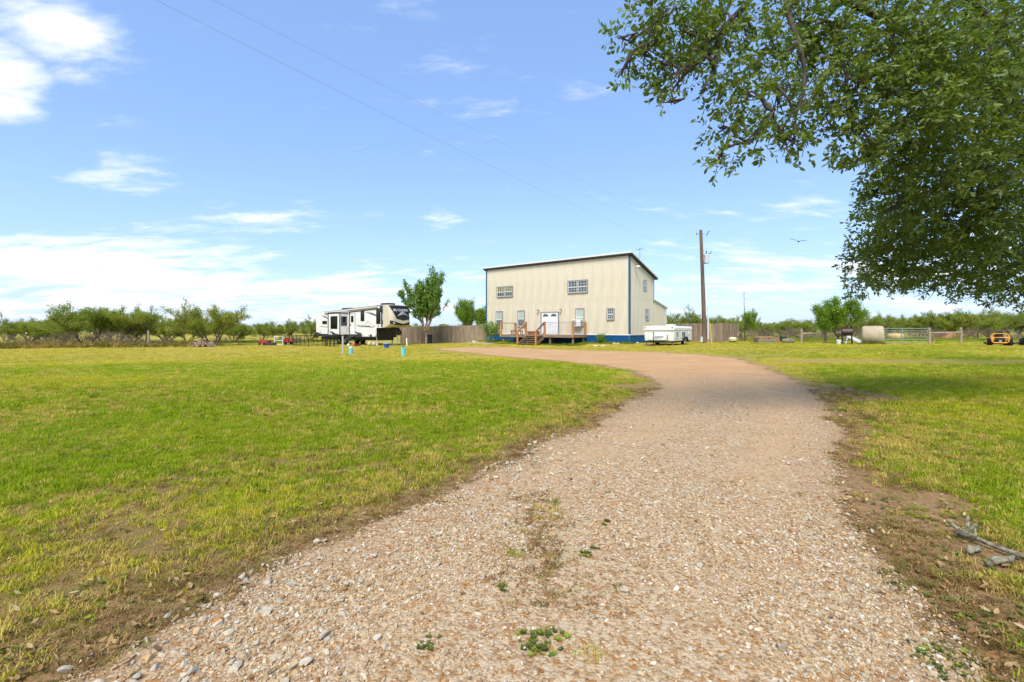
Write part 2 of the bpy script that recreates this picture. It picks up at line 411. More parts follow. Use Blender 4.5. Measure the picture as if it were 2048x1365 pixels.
# ------------------------------------------------------------------ driveway
LEFT_E = DRIVE[:14]; RIGHT_E = DRIVE[30:43]
def tracks(x, y):
    """two packed wheel tracks either side of the loose middle of the drive"""
    x = np.asarray(x, float).ravel(); y = np.asarray(y, float).ravel()
    o1 = np.argsort(LEFT_E[:, 1]); o2 = np.argsort(RIGHT_E[:, 1])
    c = .5 * (np.interp(y, LEFT_E[o1, 1], LEFT_E[o1, 0]) + np.interp(y, RIGHT_E[o2, 1], RIGHT_E[o2, 0])) + .12 * (vnoise(y, y * 0, .5, 19, 2) - .5)
    t = np.maximum(np.exp(-((x - c + .82) / .26) ** 2), np.exp(-((x - c - .80) / .30) ** 2))
    return .75 * t * (1 - sst(y, 10, 15)) * (.25 + .75 * sst(y, 2.2, 4.2)) * sst(vnoise(x, y, .8, 23, 2), .2, .55)
def drive_material():
    m = bpy.data.materials.new('drive_gravel'); m.use_nodes = True; T = NT(m.node_tree); bs = T.n['Principled BSDF']; out = T.n['Material Output']
    co = T.node('ShaderNodeTexCoord').outputs['Object']; far = T.attr('far'); edge = T.attr('edge')
    n_big = T.noise(co, 0.5, 4, 0.6); n_mid = T.noise(co, 2.4, 5, 0.6); n_f = T.noise(co, 40, 5, 0.7)
    v1 = T.node('ShaderNodeTexVoronoi'); v1.inputs['Scale'].default_value = 75; T.l.new(co, v1.inputs['Vector'])
    v2 = T.node('ShaderNodeTexVoronoi'); v2.inputs['Scale'].default_value = 34; T.l.new(co, v2.inputs['Vector'])
    sep = T.node('ShaderNodeSeparateColor'); T.l.new(v1.outputs['Color'], sep.inputs[0])
    sep2 = T.node('ShaderNodeSeparateColor'); T.l.new(v2.outputs['Color'], sep2.inputs[0])
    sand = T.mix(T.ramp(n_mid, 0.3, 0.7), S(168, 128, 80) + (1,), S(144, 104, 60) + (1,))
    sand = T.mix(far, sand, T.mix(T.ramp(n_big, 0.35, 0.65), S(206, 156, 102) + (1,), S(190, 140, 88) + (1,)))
    peb = T.mix(sep.outputs[0], S(146, 116, 82) + (1,), S(204, 182, 146) + (1,))
    peb = T.mix(T.ramp(sep.outputs[1], 0.8, 0.9), peb, S(158, 110, 62) + (1,))
    c = T.mix(T.math('MULTIPLY', T.ramp(n_mid, 0.22, 0.5), T.math('SUBTRACT', 0.85, T.math('MULTIPLY', far, 0.55))), sand, peb)
    c = T.mix(T.math('MULTIPLY', T.ramp(sep2.outputs[2], 0.62, 0.72), T.math('SUBTRACT', 0.7, T.math('MULTIPLY', far, 0.3))), c, S(194, 174, 142) + (1,))
    c = T.mix(T.ramp(n_f, 0.5, 0.8, 0.0, 0.35), c, S(120, 92, 62) + (1,))
    c = T.mix(T.math('MULTIPLY', T.attr('track'), T.ramp(n_f, 0.25, 0.6, .35, .85)), c, T.mix(T.ramp(n_mid, .35, .65), S(196, 162, 120) + (1,), S(180, 144, 104) + (1,)))
    # damp-looking earth along the verge
    c = T.mix(T.ramp(edge, -0.45, 0.0, 0.0, 0.4), c, S(152, 122, 86) + (1,))
    T.l.new(c, bs.inputs['Base Color']); bs.inputs['Roughness'].default_value = 0.92; bs.inputs['Specular IOR Level'].default_value = 0.15
    hh = T.math('ADD', T.math('MULTIPLY', v1.outputs['Distance'], -0.6), T.math('ADD', T.math('MULTIPLY', v2.outputs['Distance'], -0.5), T.math('MULTIPLY', n_f, 0.5)))
    T.l.new(T.bump(hh, 0.8, 0.012), bs.inputs['Normal'])
    a = T.math('GREATER_THAN', T.math('ADD', T.math('MULTIPLY', edge, -1.0), T.math('MULTIPLY', T.math('SUBTRACT', T.noise(co, 5.0, 6, 0.62), 0.55), 0.6)), 0.0)
    tr = T.node('ShaderNodeBsdfTransparent'); mx = T.node('ShaderNodeMixShader')
    T.l.new(a, mx.inputs[0]); T.l.new(tr.outputs[0], mx.inputs[1]); T.l.new(bs.outputs[0], mx.inputs[2]); T.l.new(mx.outputs[0], out.inputs['Surface'])
    return m
dxs = np.arange(-8, 24, 0.25); dys = np.concatenate([np.arange(-2.4, 10, 0.2), np.arange(10, 36, 0.3)])
DX, DY = np.meshgrid(dxs, dys); sd = drive_sdf(DX, DY).reshape(DX.shape)
didx = np.arange(DX.size).reshape(DX.shape)
DF = np.stack([didx[:-1, :-1], didx[:-1, 1:], didx[1:, 1:], didx[1:, :-1]], -1).reshape(-1, 4)
DF = DF[(sd.ravel()[DF] < 0.45).any(1)]
used = np.unique(DF); remap = np.full(DX.size, -1); remap[used] = np.arange(len(used))
DV = np.stack([DX.ravel(), DY.ravel(), ground_z(DX, DY).ravel() + 0.005], 1)[used]
dme = raw_mesh('driveway', DV, remap[DF], drive_material(), smooth=True)
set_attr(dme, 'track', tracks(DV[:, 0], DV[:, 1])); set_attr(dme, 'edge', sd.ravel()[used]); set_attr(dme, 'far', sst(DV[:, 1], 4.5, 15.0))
drive = bpy.data.objects.new('driveway', dme); COL.objects.link(drive); tag(drive, 'tan gravel driveway curving from the foreground to the house', kind='structure')

# ------------------------------------------------------------------ scatter (only for what nobody could count)
def scatter(name, protos, P, rot, scl, pick, tint, label, cat):
    coll = bpy.data.collections.new(name + '_shapes')
    for i, me in enumerate(protos):
        coll.objects.link(bpy.data.objects.new('%s_shape_%02d' % (name, i), me))
    me = bpy.data.meshes.new(name); me.vertices.add(len(P)); me.vertices.foreach_set('co', np.asarray(P, np.float32).ravel())
    for k, typ, arr, f in (('turn', 'FLOAT_VECTOR', rot, 'vector'), ('size', 'FLOAT_VECTOR', scl, 'vector'), ('tint', 'FLOAT_COLOR', np.concatenate([tint, np.ones((len(tint), 1))], 1), 'color')):
        a = me.attributes.new(k, typ, 'POINT'); a.data.foreach_set(f, np.asarray(arr, np.float32).ravel())
    a = me.attributes.new('pick', 'INT', 'POINT'); a.data.foreach_set('value', np.asarray(pick, np.int32))
    o = bpy.data.objects.new(name, me); COL.objects.link(o)
    g = bpy.data.node_groups.new(name + '_scatter', 'GeometryNodeTree')
    g.interface.new_socket('Geometry', in_out='INPUT', socket_type='NodeSocketGeometry'); g.interface.new_socket('Geometry', in_out='OUTPUT', socket_type='NodeSocketGeometry')
    gi = g.nodes.new('NodeGroupInput'); go = g.nodes.new('NodeGroupOutput'); ip = g.nodes.new('GeometryNodeInstanceOnPoints')
    ci = g.nodes.new('GeometryNodeCollectionInfo'); ci.inputs['Collection'].default_value = coll; ci.inputs['Separate Children'].default_value = True; ci.inputs['Reset Children'].default_value = True
    def named(nm, ty):
        nd = g.nodes.new('GeometryNodeInputNamedAttribute'); nd.data_type = ty; nd.inputs['Name'].default_value = nm; return nd.outputs['Attribute']
    e2r = g.nodes.new('FunctionNodeEulerToRotation'); g.links.new(named('turn', 'FLOAT_VECTOR'), e2r.inputs[0])
    m2p = g.nodes.new('GeometryNodeMeshToPoints'); g.links.new(gi.outputs[0], m2p.inputs['Mesh'])
    g.links.new(m2p.outputs[0], ip.inputs['Points']); g.links.new(ci.outputs[0], ip.inputs['Instance']); ip.inputs['Pick Instance'].default_value = True
    g.links.new(named('pick', 'INT'), ip.inputs['Instance Index']); g.links.new(e2r.outputs[0], ip.inputs['Rotation']); g.links.new(named('size', 'FLOAT_VECTOR'), ip.inputs['Scale'])
    g.links.new(ip.outputs[0], go.inputs[0])
    md = o.modifiers.new('scatter', 'NODES'); md.node_group = g
    return tag(o, label, cat, kind='stuff')

def tint_mat(name, rough=0.8, trans=0.0, spec=0.25, speck=0.0, scale=40.0):
    m = bpy.data.materials.new(name); m.use_nodes = True; T = NT(m.node_tree); bs = T.n['Principled BSDF']; out = T.n['Material Output']
    c = T.attr('tint', 'INSTANCER', 'Color'); co = T.node('ShaderNodeTexCoord').outputs['Object']
    if speck:
        c = T.mix(T.ramp(T.noise(co, scale, 5, 0.65), 0.35, 0.7, 0.0, speck), c, (0.12, 0.09, 0.06, 1))
    T.l.new(c, bs.inputs['Base Color']); bs.inputs['Roughness'].default_value = rough; bs.inputs['Specular IOR Level'].default_value = spec
    if trans:
        tr = T.node('ShaderNodeBsdfTranslucent'); T.l.new(T.mix(1.0, c, (1.2, 1.25, 0.6, 1), 'MULTIPLY'), tr.inputs['Color'])
        mx = T.node('ShaderNodeMixShader'); mx.inputs[0].default_value = trans
        T.l.new(bs.outputs[0], mx.inputs[1]); T.l.new(tr.outputs[0], mx.inputs[2]); T.l.new(mx.outputs[0], out.inputs['Surface'])
    return m

# ---- grass tufts
M_BLADE = tint_mat('grass_blade', 0.6, 0.35, 0.2)
def tuft(n, rad, h, lean, seed, w=0.0021):
    n = int(n * 1.9)
    r = np.random.default_rng(seed); V = []; Fc = []
    for i in range(n):
        a = r.uniform(0, 6.283); d = rad * math.sqrt(r.uniform()); bx, by = d * math.cos(a), d * math.sin(a)
        hh = h * r.uniform(0.45, 1.1); a2 = r.uniform(0, 6.283); le = lean * r.uniform(0.2, 1.2) * hh
        lx, ly = le * math.cos(a2), le * math.sin(a2); px, py = -math.sin(a2 + r.uniform(-.6, .6)) * w, math.cos(a2) * w
        k = len(V)
        V += [(bx - px, by - py, -0.004), (bx + px, by + py, -0.004), (bx + lx * .4 + px * .8, by + ly * .4 + py * .8, hh * .6), (bx + lx * .4 - px * .8, by + ly * .4 - py * .8, hh * .6), (bx + lx, by + ly, hh * .92)]
        Fc += [(k, k + 1, k + 2), (k, k + 2, k + 3), (k + 3, k + 2, k + 4)]
    return raw_mesh('tuft', V, Fc, M_BLADE)
G_PROTO = [tuft(16, .045, .045, .7, 1), tuft(14, .05, .035, 1.0, 2), tuft(20, .05, .055, .6, 3), tuft(12, .06, .03, 1.3, 4), tuft(16, .04, .07, .55, 5, .0018), tuft(24, .07, .04, .9, 6)]
# a broad-leaved weed rosette
def rosette(seed):
    r = np.random.default_rng(seed); V = []; Fc = []
    for i in range(16):
        a = r.uniform(0, 6.283); L = r.uniform(.03, .075); w = L * .28; e = r.uniform(.15, .7); ca, sa = math.cos(a), math.sin(a); k = len(V)
        for t, ww in ((.15, .25), (.55, 1), (1, .05)):
            z = L * t * e + .004; x = L * t
            V += [(ca * x - sa * w * ww, sa * x + ca * w * ww, z), (ca * x + sa * w * ww, sa * x - ca * w * ww, z)]
        Fc += [(k, k + 1, k + 3, k + 2), (k + 2, k + 3, k + 5, k + 4)]
    return raw_mesh('weed', V, Fc, M_BLADE)
W_PROTO = [rosette(21), rosette(22), rosette(23)]

def grass_points():
    out = []
    bands = [(0.9, 3.2, 2300, .78), (3.2, 6.0, 1200, .92), (6.0, 11.0, 420, 1.25), (11, 20, 105, 1.9), (20, 34, 30, 2.7), (34, 52, 9, 3.9)]
    for y0, y1, den, sc in bands:
        w = 1.32 * y1 + 1.2; n = int(den * 2 * w * (y1 - y0)); x = rng.uniform(-w, w, n); y = rng.uniform(y0, y1, n)
        keep = np.abs(x) < 1.32 * y + 1.2; x, y = x[keep], y[keep]
        out.append(np.stack([x, y, np.full(len(x), sc)], 1))
    P = np.concatenate(out); x, y, sc = P.T
    sd = drive_sdf(x, y); b = bare(x, y); nn = vnoise(x, y, 1.1, 12, 3); n2 = vnoise(x, y, 4.0, 14, 2); lu = lush(x, y)
    edge = sst(sd, 0.02, 0.55 + 0.5 * nn)
    p = edge * (1 - 0.95 * sst(b + (n2 - .5) * .8, 0.25, 0.6)) * np.clip(0.22 + 0.65 * lu + 0.95 * (sst(nn, .38, .66)) - 0.40 * (1 - sst(n2, .35, .62)) * (y < 9), 0.05, 1)
    p = p * np.where(x < 1.2, 1 - .55 * (1 - sst(y, 2.6, 5.2)) * sst(n2 + (nn - .5), .75, .35), 1)
    # a few stragglers in the middle of the drive
    mid = (np.abs(x - (0.13 + 0.02 * y)) < 0.10 + .12 * n2) & (y < 5.5) & (sd < 0)
    p = np.where(mid, 0.10 * sst(n2, .55, .75), p)
    # not inside the house or the trailers
    u = (x - H_L[0]) * H_A[0] + (y - H_L[1]) * H_A[1]; v = (x - H_L[0]) * H_B[0] + (y - H_L[1]) * H_B[1]
    p = np.where((u > -.1) & (u < 15.8) & (v > -.05) & (v < 8.6), 0, p)
    k = rng.uniform(0, 1, len(x)) < p
    return x[k], y[k], sc[k], lu[k], nn[k], n2[k], b[k], sd[k]
x, y, sc, lu, nn, n2, b, sdg = grass_points()
N = len(x)
P = np.stack([x, y, ground_z(x, y)], 1)
g1, g2, g3, g4 = (np.array(S(*c)) for c in ((146, 164, 18), (194, 186, 46), (206, 184, 92), (112, 132, 26)))
t = rng.uniform(0, 1, (N, 1))
dry = np.clip(sst(nn + (rng.uniform(-.25, .25, N)), .58, .30) * (1 - .8 * lu) + .35 * (sdg < .8), 0, 1)[:, None]
dry = np.clip(dry + 0.12 + 0.40 * (sst(y, 17, 26) * (1 - lu))[:, None], 0, .85)
nb = vnoise(x, y, .22, 15, 3)
yel = sst(nb + .22 * (1 - lu) - .16 * lu + rng.uniform(-.16, .16, N), .42, .74)[:, None]
tint = g1 * (1 - yel) + g2 * yel
tint = np.where(rng.uniform(0, 1, (N, 1)) < dry, g3 * rng.uniform(.75, 1.1, (N, 1)), tint)
tint = np.where(rng.uniform(0, 1, (N, 1)) < .10 * (y < 9)[:, None], g4, tint) * rng.uniform(.8, 1.15, (N, 1))
s = sc * rng.uniform(.7, 1.25, N) * (.8 + .45 * lu)
rot = np.stack([rng.normal(0, .12, N), rng.normal(0, .12, N), rng.uniform(0, 6.283, N)], 1)
scatter('grass', G_PROTO, P, rot, np.stack([s, s, s * rng.uniform(.45, .85, N) * np.where(y > 11, .55, 1.0)], 1), rng.integers(0, 6, N), tint, 'short mown grass tufts covering the lawn', 'grass')

# ---- weeds in and beside the drive
spots = [(1080, 1285, .09, 34), (1065, 1302, .05, 12), (1112, 1272, .05, 10), (1172, 1112, .03, 10), (1012, 1178, .03, 7), (1190, 1098, .02, 5), (850, 1288, .06, 8), (1225, 990, .05, 6), (1215, 1052, .06, 5), (1840, 1165, .15, 26), (1870, 1110, .14, 22), (1830, 1030, .30, 40),
         (1880, 1040, .16, 26), (1900, 1330, .12, 26), (1870, 1310, .1, 16), (2000, 1245, .2, 50), (2030, 1150, .15, 20), (1995, 1270, .12, 20), (1600, 990, .05, 3), (905, 1000, .1, 8), (395, 1210, .05, 6), (250, 1170, .3, 20), (60, 1270, .2, 25)]
wx, wy, wt = [], [], []
for px, py, r_, n_ in spots:
    X0, Y0 = on_ground(px, py)
    for i in range(n_):
        a = rng.uniform(0, 6.283); d = r_ * math.sqrt(rng.uniform()); wx.append(X0 + d * math.cos(a)); wy.append(Y0 + d * math.sin(a))
n_ = 1500; xx = rng.uniform(-9, 9, n_); yy = rng.uniform(1.2, 8, n_); k = (drive_sdf(xx, yy) > .3) & (vnoise(xx, yy, .9, 31, 2) > .55); wx += list(xx[k]); wy += list(yy[k])
wx = np.array(wx); wy = np.array(wy); N = len(wx); s = rng.uniform(.3, .85, N) * .36
wt = np.array(S(104, 118, 48)) * rng.uniform(.6, 1.15, (N, 1)); wt = np.where(rng.uniform(0, 1, (N, 1)) < .2, np.array(S(150, 160, 50)), wt)
scatter('weeds', W_PROTO, np.stack([wx, wy, ground_z(wx, wy) + .006], 1), np.stack([np.zeros(N), np.zeros(N), rng.uniform(0, 6.283, N)], 1), np.stack([s, s, s], 1), rng.integers(0, 3, N), wt, 'low broad leaved weeds in and beside the gravel', 'weeds')

# ---- gravel stones
M_STONE = tint_mat('stone', 0.88, 0.0, 0.2, 0.35, 3.0)
def stone(seed):
    bm = bmesh.new(); bmesh.ops.create_icosphere(bm, subdivisions=2, radius=1.0); r = np.random.default_rng(seed)
    cuts = [(Vector(r.normal(0, 1, 3)).normalized(), r.uniform(.32, .7)) for _ in range(10)]
    for v in bm.verts:
        for nrm, d in cuts:
            e = v.co.dot(nrm) - d
            if e > 0: v.co -= nrm * e * .97
        v.co.x *= 1.0; v.co.y *= 0.8; v.co.z *= 0.62
    me = bpy.data.meshes.new('stone'); bm.to_mesh(me); bm.free(); me.materials.append(M_STONE); return me
ST = [stone(40 + i) for i in range(7)]
pal = np.array([S(*c) for c in ((202, 188, 162), (188, 170, 140), (214, 202, 180), (176, 152, 118), (188, 156, 112), (168, 126, 78), (148, 102, 60), (200, 172, 128), (150, 126, 96))])
prob = np.array([.17, .16, .09, .16, .15, .07, .02, .12, .06])
out = []
for y0, y1, den, smin, smax in ((.9, 2.4, 9000, .0035, .008), (.9, 2.6, 3000, .006, .014), (2.4, 4.2, 3400, .005, .011), (2.4, 4.2, 520, .009, .018), (4.2, 7.5, 520, .006, .014), (7.5, 13, 50, .008, .018)):
    w = 1.25 * y1 + .6; n = int(den * 2 * w * (y1 - y0)); xx = rng.uniform(-w, w, n); yy = rng.uniform(y0, y1, n)
    sdv = drive_sdf(xx, yy); nn_ = vnoise(xx, yy, 1.3, 44, 3)
    # coarser, barer stone on the left of the near drive; a sandy wheel track runs along its right side
    pr = np.clip(sst(-sdv, -.06, .12) * (.25 + 1.1 * sst(nn_, .34, .6)), 0, 1)
    mid = np.exp(-((xx - (0.13 + 0.02 * yy)) / .16) ** 2) * (yy < 4)
    pr = pr * (1 - .75 * mid) * (1 - .72 * tracks(xx, yy))
    pr = pr * np.where(yy > 3.5, 1 - .6 * sst(xx, .6 + .3 * yy - .9, .6 + .3 * yy), 1)
    k = rng.uniform(0, 1, n) < pr; m_ = k.sum()
    out.append(np.stack([xx[k], yy[k], np.exp(rng.uniform(math.log(smin), math.log(smax), m_))], 1))
# larger stones, thicker along the left verge
n = 12000; yy = rng.uniform(1.0, 6.5, n); xx = rng.uniform(-3, 5, n); sdv = drive_sdf(xx, yy); nn_ = vnoise(xx, yy, .9, 47, 2)
k = (sdv < .05) & (rng.uniform(0, 1, n) < (.05 + .62 * np.exp(-((sdv + .35) / .42) ** 2) * (xx < .5)) * sst(nn_, .28, .55) * 1.5); out.append(np.stack([xx[k], yy[k], np.exp(rng.uniform(math.log(.010), math.log(.030), k.sum()))], 1))
ST_P = np.concatenate(out); N = len(ST_P); x, y, s = ST_P.T
ti = pal[rng.choice(len(pal), N, p=prob)] * rng.uniform(.82, 1.12, (N, 1))
ti = np.where((s > .014)[:, None] & (rng.uniform(0, 1, (N, 1)) < .7), np.array(S(192, 180, 156)) * rng.uniform(.85, 1.1, (N, 1)), ti)
rot = np.stack([rng.normal(0, .25, N), rng.normal(0, .25, N), rng.uniform(0, 6.283, N)], 1)
scatter('gravel', ST, np.stack([x, y, ground_z(x, y) + .005 + s * .24], 1), rot, np.stack([s * rng.uniform(.9, 1.35, N), s, s * rng.uniform(.8, 1.3, N)], 1), rng.integers(0, 7, N), ti, 'loose grey white and tan stones of the gravel drive', 'gravel')

# ---- fallen leaves
M_DEAD = tint_mat('dead_leaf', 0.75, 0.15, 0.25)
def dead_leaf(seed):
    r = np.random.default_rng(seed); V = []; L = 1.0; c = r.uniform(.15, .6)
    for i, w in enumerate((.03, .15, .20, .14, .02)):
        t = i / 4; z = c * (t - .5) ** 2 + .03
        V += [(t - .5, -w, z + c * w * .8), (t - .5, 0, z), (t - .5, w, z + c * w * .8)]
    Fc = []
    for i in range(4):
        k = i * 3; Fc += [(k, k + 1, k + 4, k + 3), (k + 1, k + 2, k + 5, k + 4)]
    return raw_mesh('dead_leaf', V, Fc, M_DEAD)
n = 17000; yy = rng.uniform(1.1, 7.5, n); xx = rng.uniform(-1.3, 1.3, n) * (yy + .6); sdv = drive_sdf(xx, yy); nn_ = vnoise(xx, yy, 1.4, 61, 2)
pr = np.where(sdv > -.05, .75 * np.exp(-np.maximum(sdv, 0) / .55) + .12 + .35 * (xx > 1.2) * (yy < 4.5), .05) * sst(nn_, .25, .6) * np.where(xx < 0, np.where(yy < 3.2, 1.0, .35), .8)
k = rng.uniform(0, 1, n) < pr; xx, yy = xx[k], yy[k]; N = len(xx); s = rng.uniform(.018, .045, N)
lp = np.array([S(*c) for c in ((168, 134, 88), (146, 108, 68), (180, 150, 104), (150, 100, 56), (118, 88, 58), (190, 166, 124))])
scatter('leaf_litter', [dead_leaf(70 + i) for i in range(4)], np.stack([xx, yy, ground_z(xx, yy) + .016], 1), np.stack([rng.normal(0, .35, N), rng.normal(0, .35, N), rng.uniform(0, 6.283, N)], 1), np.stack([s, s, s], 1),
        rng.integers(0, 4, N), lp[rng.choice(6, N, p=[.27, .2, .2, .1, .13, .1])] * rng.uniform(.8, 1.15, (N, 1)), 'brown and tan fallen oak leaves along the drive edges', 'leaf litter')

# ---- flattened straw and dead blades along the verges
n = 44000; yy = rng.uniform(1.0, 9, n); xx = rng.uniform(-1.3, 1.3, n) * (yy + .7); sdv = drive_sdf(xx, yy); nn_ = vnoise(xx, yy, 1.8, 65, 3)
pr = np.where(sdv > -.08, np.exp(-np.abs(sdv - .15) / .5) + .22 * (xx < 1) * (yy < 4.5) + .10, 0) * sst(nn_, .3, .6); mid = np.exp(-((xx - (0.13 + 0.02 * yy)) / .15) ** 2) * (yy < 3.2) * (sdv < 0) * .9 * sst(nn_, .4, .6)
k = rng.uniform(0, 1, n) < np.maximum(pr, mid); xx, yy = xx[k], yy[k]; N = len(xx); s = rng.uniform(.6, 1.2, N) * np.where(yy > 4, 1.2, .85)
lp = np.array([S(*c) for c in ((168, 136, 86), (140, 108, 66), (190, 164, 112), (116, 92, 54), (136, 128, 56))])
scatter('straw', G_PROTO, np.stack([xx, yy, ground_z(xx, yy) + .004], 1), np.stack([rng.normal(0, .2, N), rng.normal(0, .2, N), rng.uniform(0, 6.283, N)], 1), np.stack([s, s, s * .32], 1), rng.integers(0, 6, N), lp[rng.integers(0, 5, N)] * rng.uniform(.75, 1.15, (N, 1)), 'flattened dry straw along the drive edges', 'straw')
# ------------------------------------------------------------------ house
M_CREAM = mat('cream_sheet', S(214, 206, 184), 0.5, 0.0, col2=S(204, 192, 166), vscale=1.1, stretch=(2.2, 2.2, .22), spec=.3)
M_BLUE = mat('blue_sheet', S(20, 86, 132), 0.5, 0.0, col2=S(16, 70, 112), vscale=1.5, spec=.3)
M_TRIMBLUE = mat('blue_trim', S(44, 88, 118), 0.5)
M_WHITE = mat('white_paint', S(226, 226, 224), 0.45, vary=.06)
M_ROOF = mat('white_roof', S(222, 222, 220), 0.4, vary=.05)
M_DARKTRIM = mat('charcoal_trim', S(52, 50, 50), 0.6)
M_GREYTRIM = mat('grey_trim', S(138, 136, 136), 0.55)
M_GLASS = mat('window_glass', S(74, 84, 84), 0.06, spec=.8)
M_BLIND = mat('pale_blind_behind_glass', S(176, 190, 168), 0.12, spec=.7, col2=S(150, 168, 148), vscale=4)
M_YBLIND = mat('yellow_curtain_behind_glass', S(150, 138, 74), 0.12, spec=.7, col2=S(92, 84, 44), vscale=5)
M_DKGLASS = mat('dark_glass', S(26, 28, 28), 0.05, spec=.9)
M_STEEL = mat('galvanised', S(150, 152, 152), 0.4, 0.7, vary=.15)
M_BLACK = mat('black_metal', S(22, 22, 23), 0.5)
M_CONC = mat('concrete', S(176, 168, 154), 0.9, vary=.2, vscale=4, bump=.3)

house = thing('metal_house', 'two storey cream metal clad house with blue base and white roof', 'house', (H_L[0], H_L[1], 0), H_ROT)
WID, D1, D2 = 15.7, 5.28, 8.55
Z_BASE, Z_LAP, Z_TOP = 0.72, 3.86, 7.30
def zt(v): return Z_TOP - 0.272 * v                      # underside of the main roof
def panel_mesh(w, z0, za, zb, m, pitch=0.23, rib=0.022, fl=0.0):
    """one ribbed sheet, ribs standing proud of y = 0 towards -y"""
    xs = []; x = 0.0
    n = max(1, round(w / pitch)); p = w / n
    for i in range(n):
        c = (i + .5) * p
        xs += [(c - .05, 0), (c - .036, -rib), (c + .036, -rib), (c + .05, 0)]
    xs = [(0, 0)] + xs + [(w, 0)]
    b = MB(); k = len(xs)
    V = [(x, y, z0) for x, y in xs] + [(x, y, za + (zb - za) * x / w) for x, y in xs] + [(x, .03, z0) for x, y in xs] + [(x, .03, za + (zb - za) * x / w) for x, y in xs]
    F = [(i, i + 1, k + i + 1, k + i) for i in range(k - 1)] + [(2 * k + i + 1, 2 * k + i, 3 * k + i, 3 * k + i + 1) for i in range(k - 1)]
    F += [(k + i, k + i + 1, 3 * k + i + 1, 3 * k + i) for i in range(k - 1)] + [(i + 1, i, 2 * k + i, 2 * k + i + 1) for i in range(k - 1)] + [(0, k, 3 * k, 2 * k), (k - 1, 2 * k - 1, 4 * k - 1, 3 * k - 1)]
    b.add(V, F); return b.mesh('wall_panel', m)
# solid core so that no light leaks in
core = MB()
core.prism([(0.06, 0), (D1 - .05, 0), (D1 - .05, zt(D1) - .03), (0.06, Z_TOP - .02)], lambda v, z, u: (u, v, z), .06, WID - .06)
core.prism([(D1, 0), (D2 - .02, 0), (D2 - .02, 3.22), (D1, 3.82)], lambda v, z, u: (u, v, z), .05, WID - .02)
core.build('wall', M_CREAM, house)
PW = WID / 17
low = panel_mesh(PW, Z_BASE, Z_LAP, Z_LAP, M_CREAM); upp = panel_mesh(PW, Z_LAP - .05, Z_TOP, Z_TOP, M_CREAM); skf = panel_mesh(PW, -.25, Z_BASE - .02, Z_BASE - .02, M_BLUE, .23, .03)
for i in range(17):
    place('wall_panel', low, house, (i * PW, 0, 0)); place('wall_panel', upp, house, (i * PW, -.006, 0)); place('base_panel', skf, house, (i * PW, -.012, 0))
GW = D1 / 6                                               # right gable, seen edge on
for i in range(6):
    v = i * GW
    place('wall_panel', panel_mesh(GW, Z_BASE, Z_LAP, Z_LAP, M_CREAM, .22, .02), house, (WID, v, 0), (0, 0, R(90)))
    place('wall_panel', panel_mesh(GW, Z_LAP - .05, zt(v), zt(v + GW), M_CREAM, .22, .02), house, (WID + .006, v, 0), (0, 0, R(90)))
    place('base_panel', panel_mesh(GW, -.25, Z_BASE - .02, Z_BASE - .02, M_BLUE, .23, .03), house, (WID + .012, v, 0), (0, 0, R(90)))
SW = (D2 - D1) / 4
for i in range(4):
    v = D1 + i * SW; f = lambda q: 3.84 - (q - D1) * .18
    place('wall_panel', panel_mesh(SW, Z_BASE, f(v), f(v + SW), M_CREAM, .22, .02), house, (WID, v, 0), (0, 0, R(90)))
    place('base_panel', panel_mesh(SW, -.25, Z_BASE - .02, Z_BASE - .02, M_BLUE, .23, .03), house, (WID + .012, v, 0), (0, 0, R(90)))
t = MB(); t.box(-.05, WID + .06, -.075, -.04, Z_BASE - .02, Z_BASE + .06); t.build('base_flashing', M_WHITE, house)
t = MB(); t.box(WID + .042, WID + .075, -.05, D2, Z_BASE - .02, Z_BASE + .05); t.build('base_flashing', M_WHITE, house)
for x0, x1, y0, y1, z1, nm in ((WID - .10, WID + .05, -.062, .06, Z_TOP, 'corner_trim'), (-.05, .10, -.062, .1, Z_TOP, 'corner_trim')):
    t = MB(); t.box(x0, x1, y0, y1, -.25, z1); t.build(nm, M_TRIMBLUE, house)
t = MB(); t.box(WID - .03, WID + .04, D1 - .07, D1 + .05, 3.6, zt(D1)); t.build('corner_trim', M_TRIMBLUE, house)
t = MB(); t.box(WID - .05, WID + .045, D2 - .06, D2 + .02, -.2, 3.24); t.build('corner_trim', M_WHITE, house)
# roof: white sheet on top, dark fascia and soffit under it
def roof_slab(b, v0, v1, u0, u1, zf, t0, t1):
    b.prism([(v0, zf(v0) + t0), (v1, zf(v1) + t0), (v1, zf(v1) + t1), (v0, zf(v0) + t1)], lambda v, z, u: (u, v, z), u0, u1)
t = MB(); roof_slab(t, -.28, 5.70, -.30, WID + .30, zt, .10, .23); t.build('roof', M_ROOF, house)
t = MB(); roof_slab(t, -.25, 5.66, -.27, WID + .27, zt, .0, .098); t.build('fascia', M_DARKTRIM, house)
zs = lambda v: 3.86 - (v - D1) * .18
t = MB(); roof_slab(t, D1 + .01, D2 + .2, -.1, WID + .12, zs, .0, .12); t.build('lean_to_roof', M_ROOF, house)
ribs = MB()
for i in range(27): ribs.prism([(-.27, zt(-.27) + .231), (5.69, zt(5.69) + .231), (5.69, zt(5.69) + .262), (-.27, zt(-.27) + .262)], lambda v, z, u: (u, v, z), -.3 + i * .605, -.26 + i * .605)
ribs.build('roof_rib', M_ROOF, house)

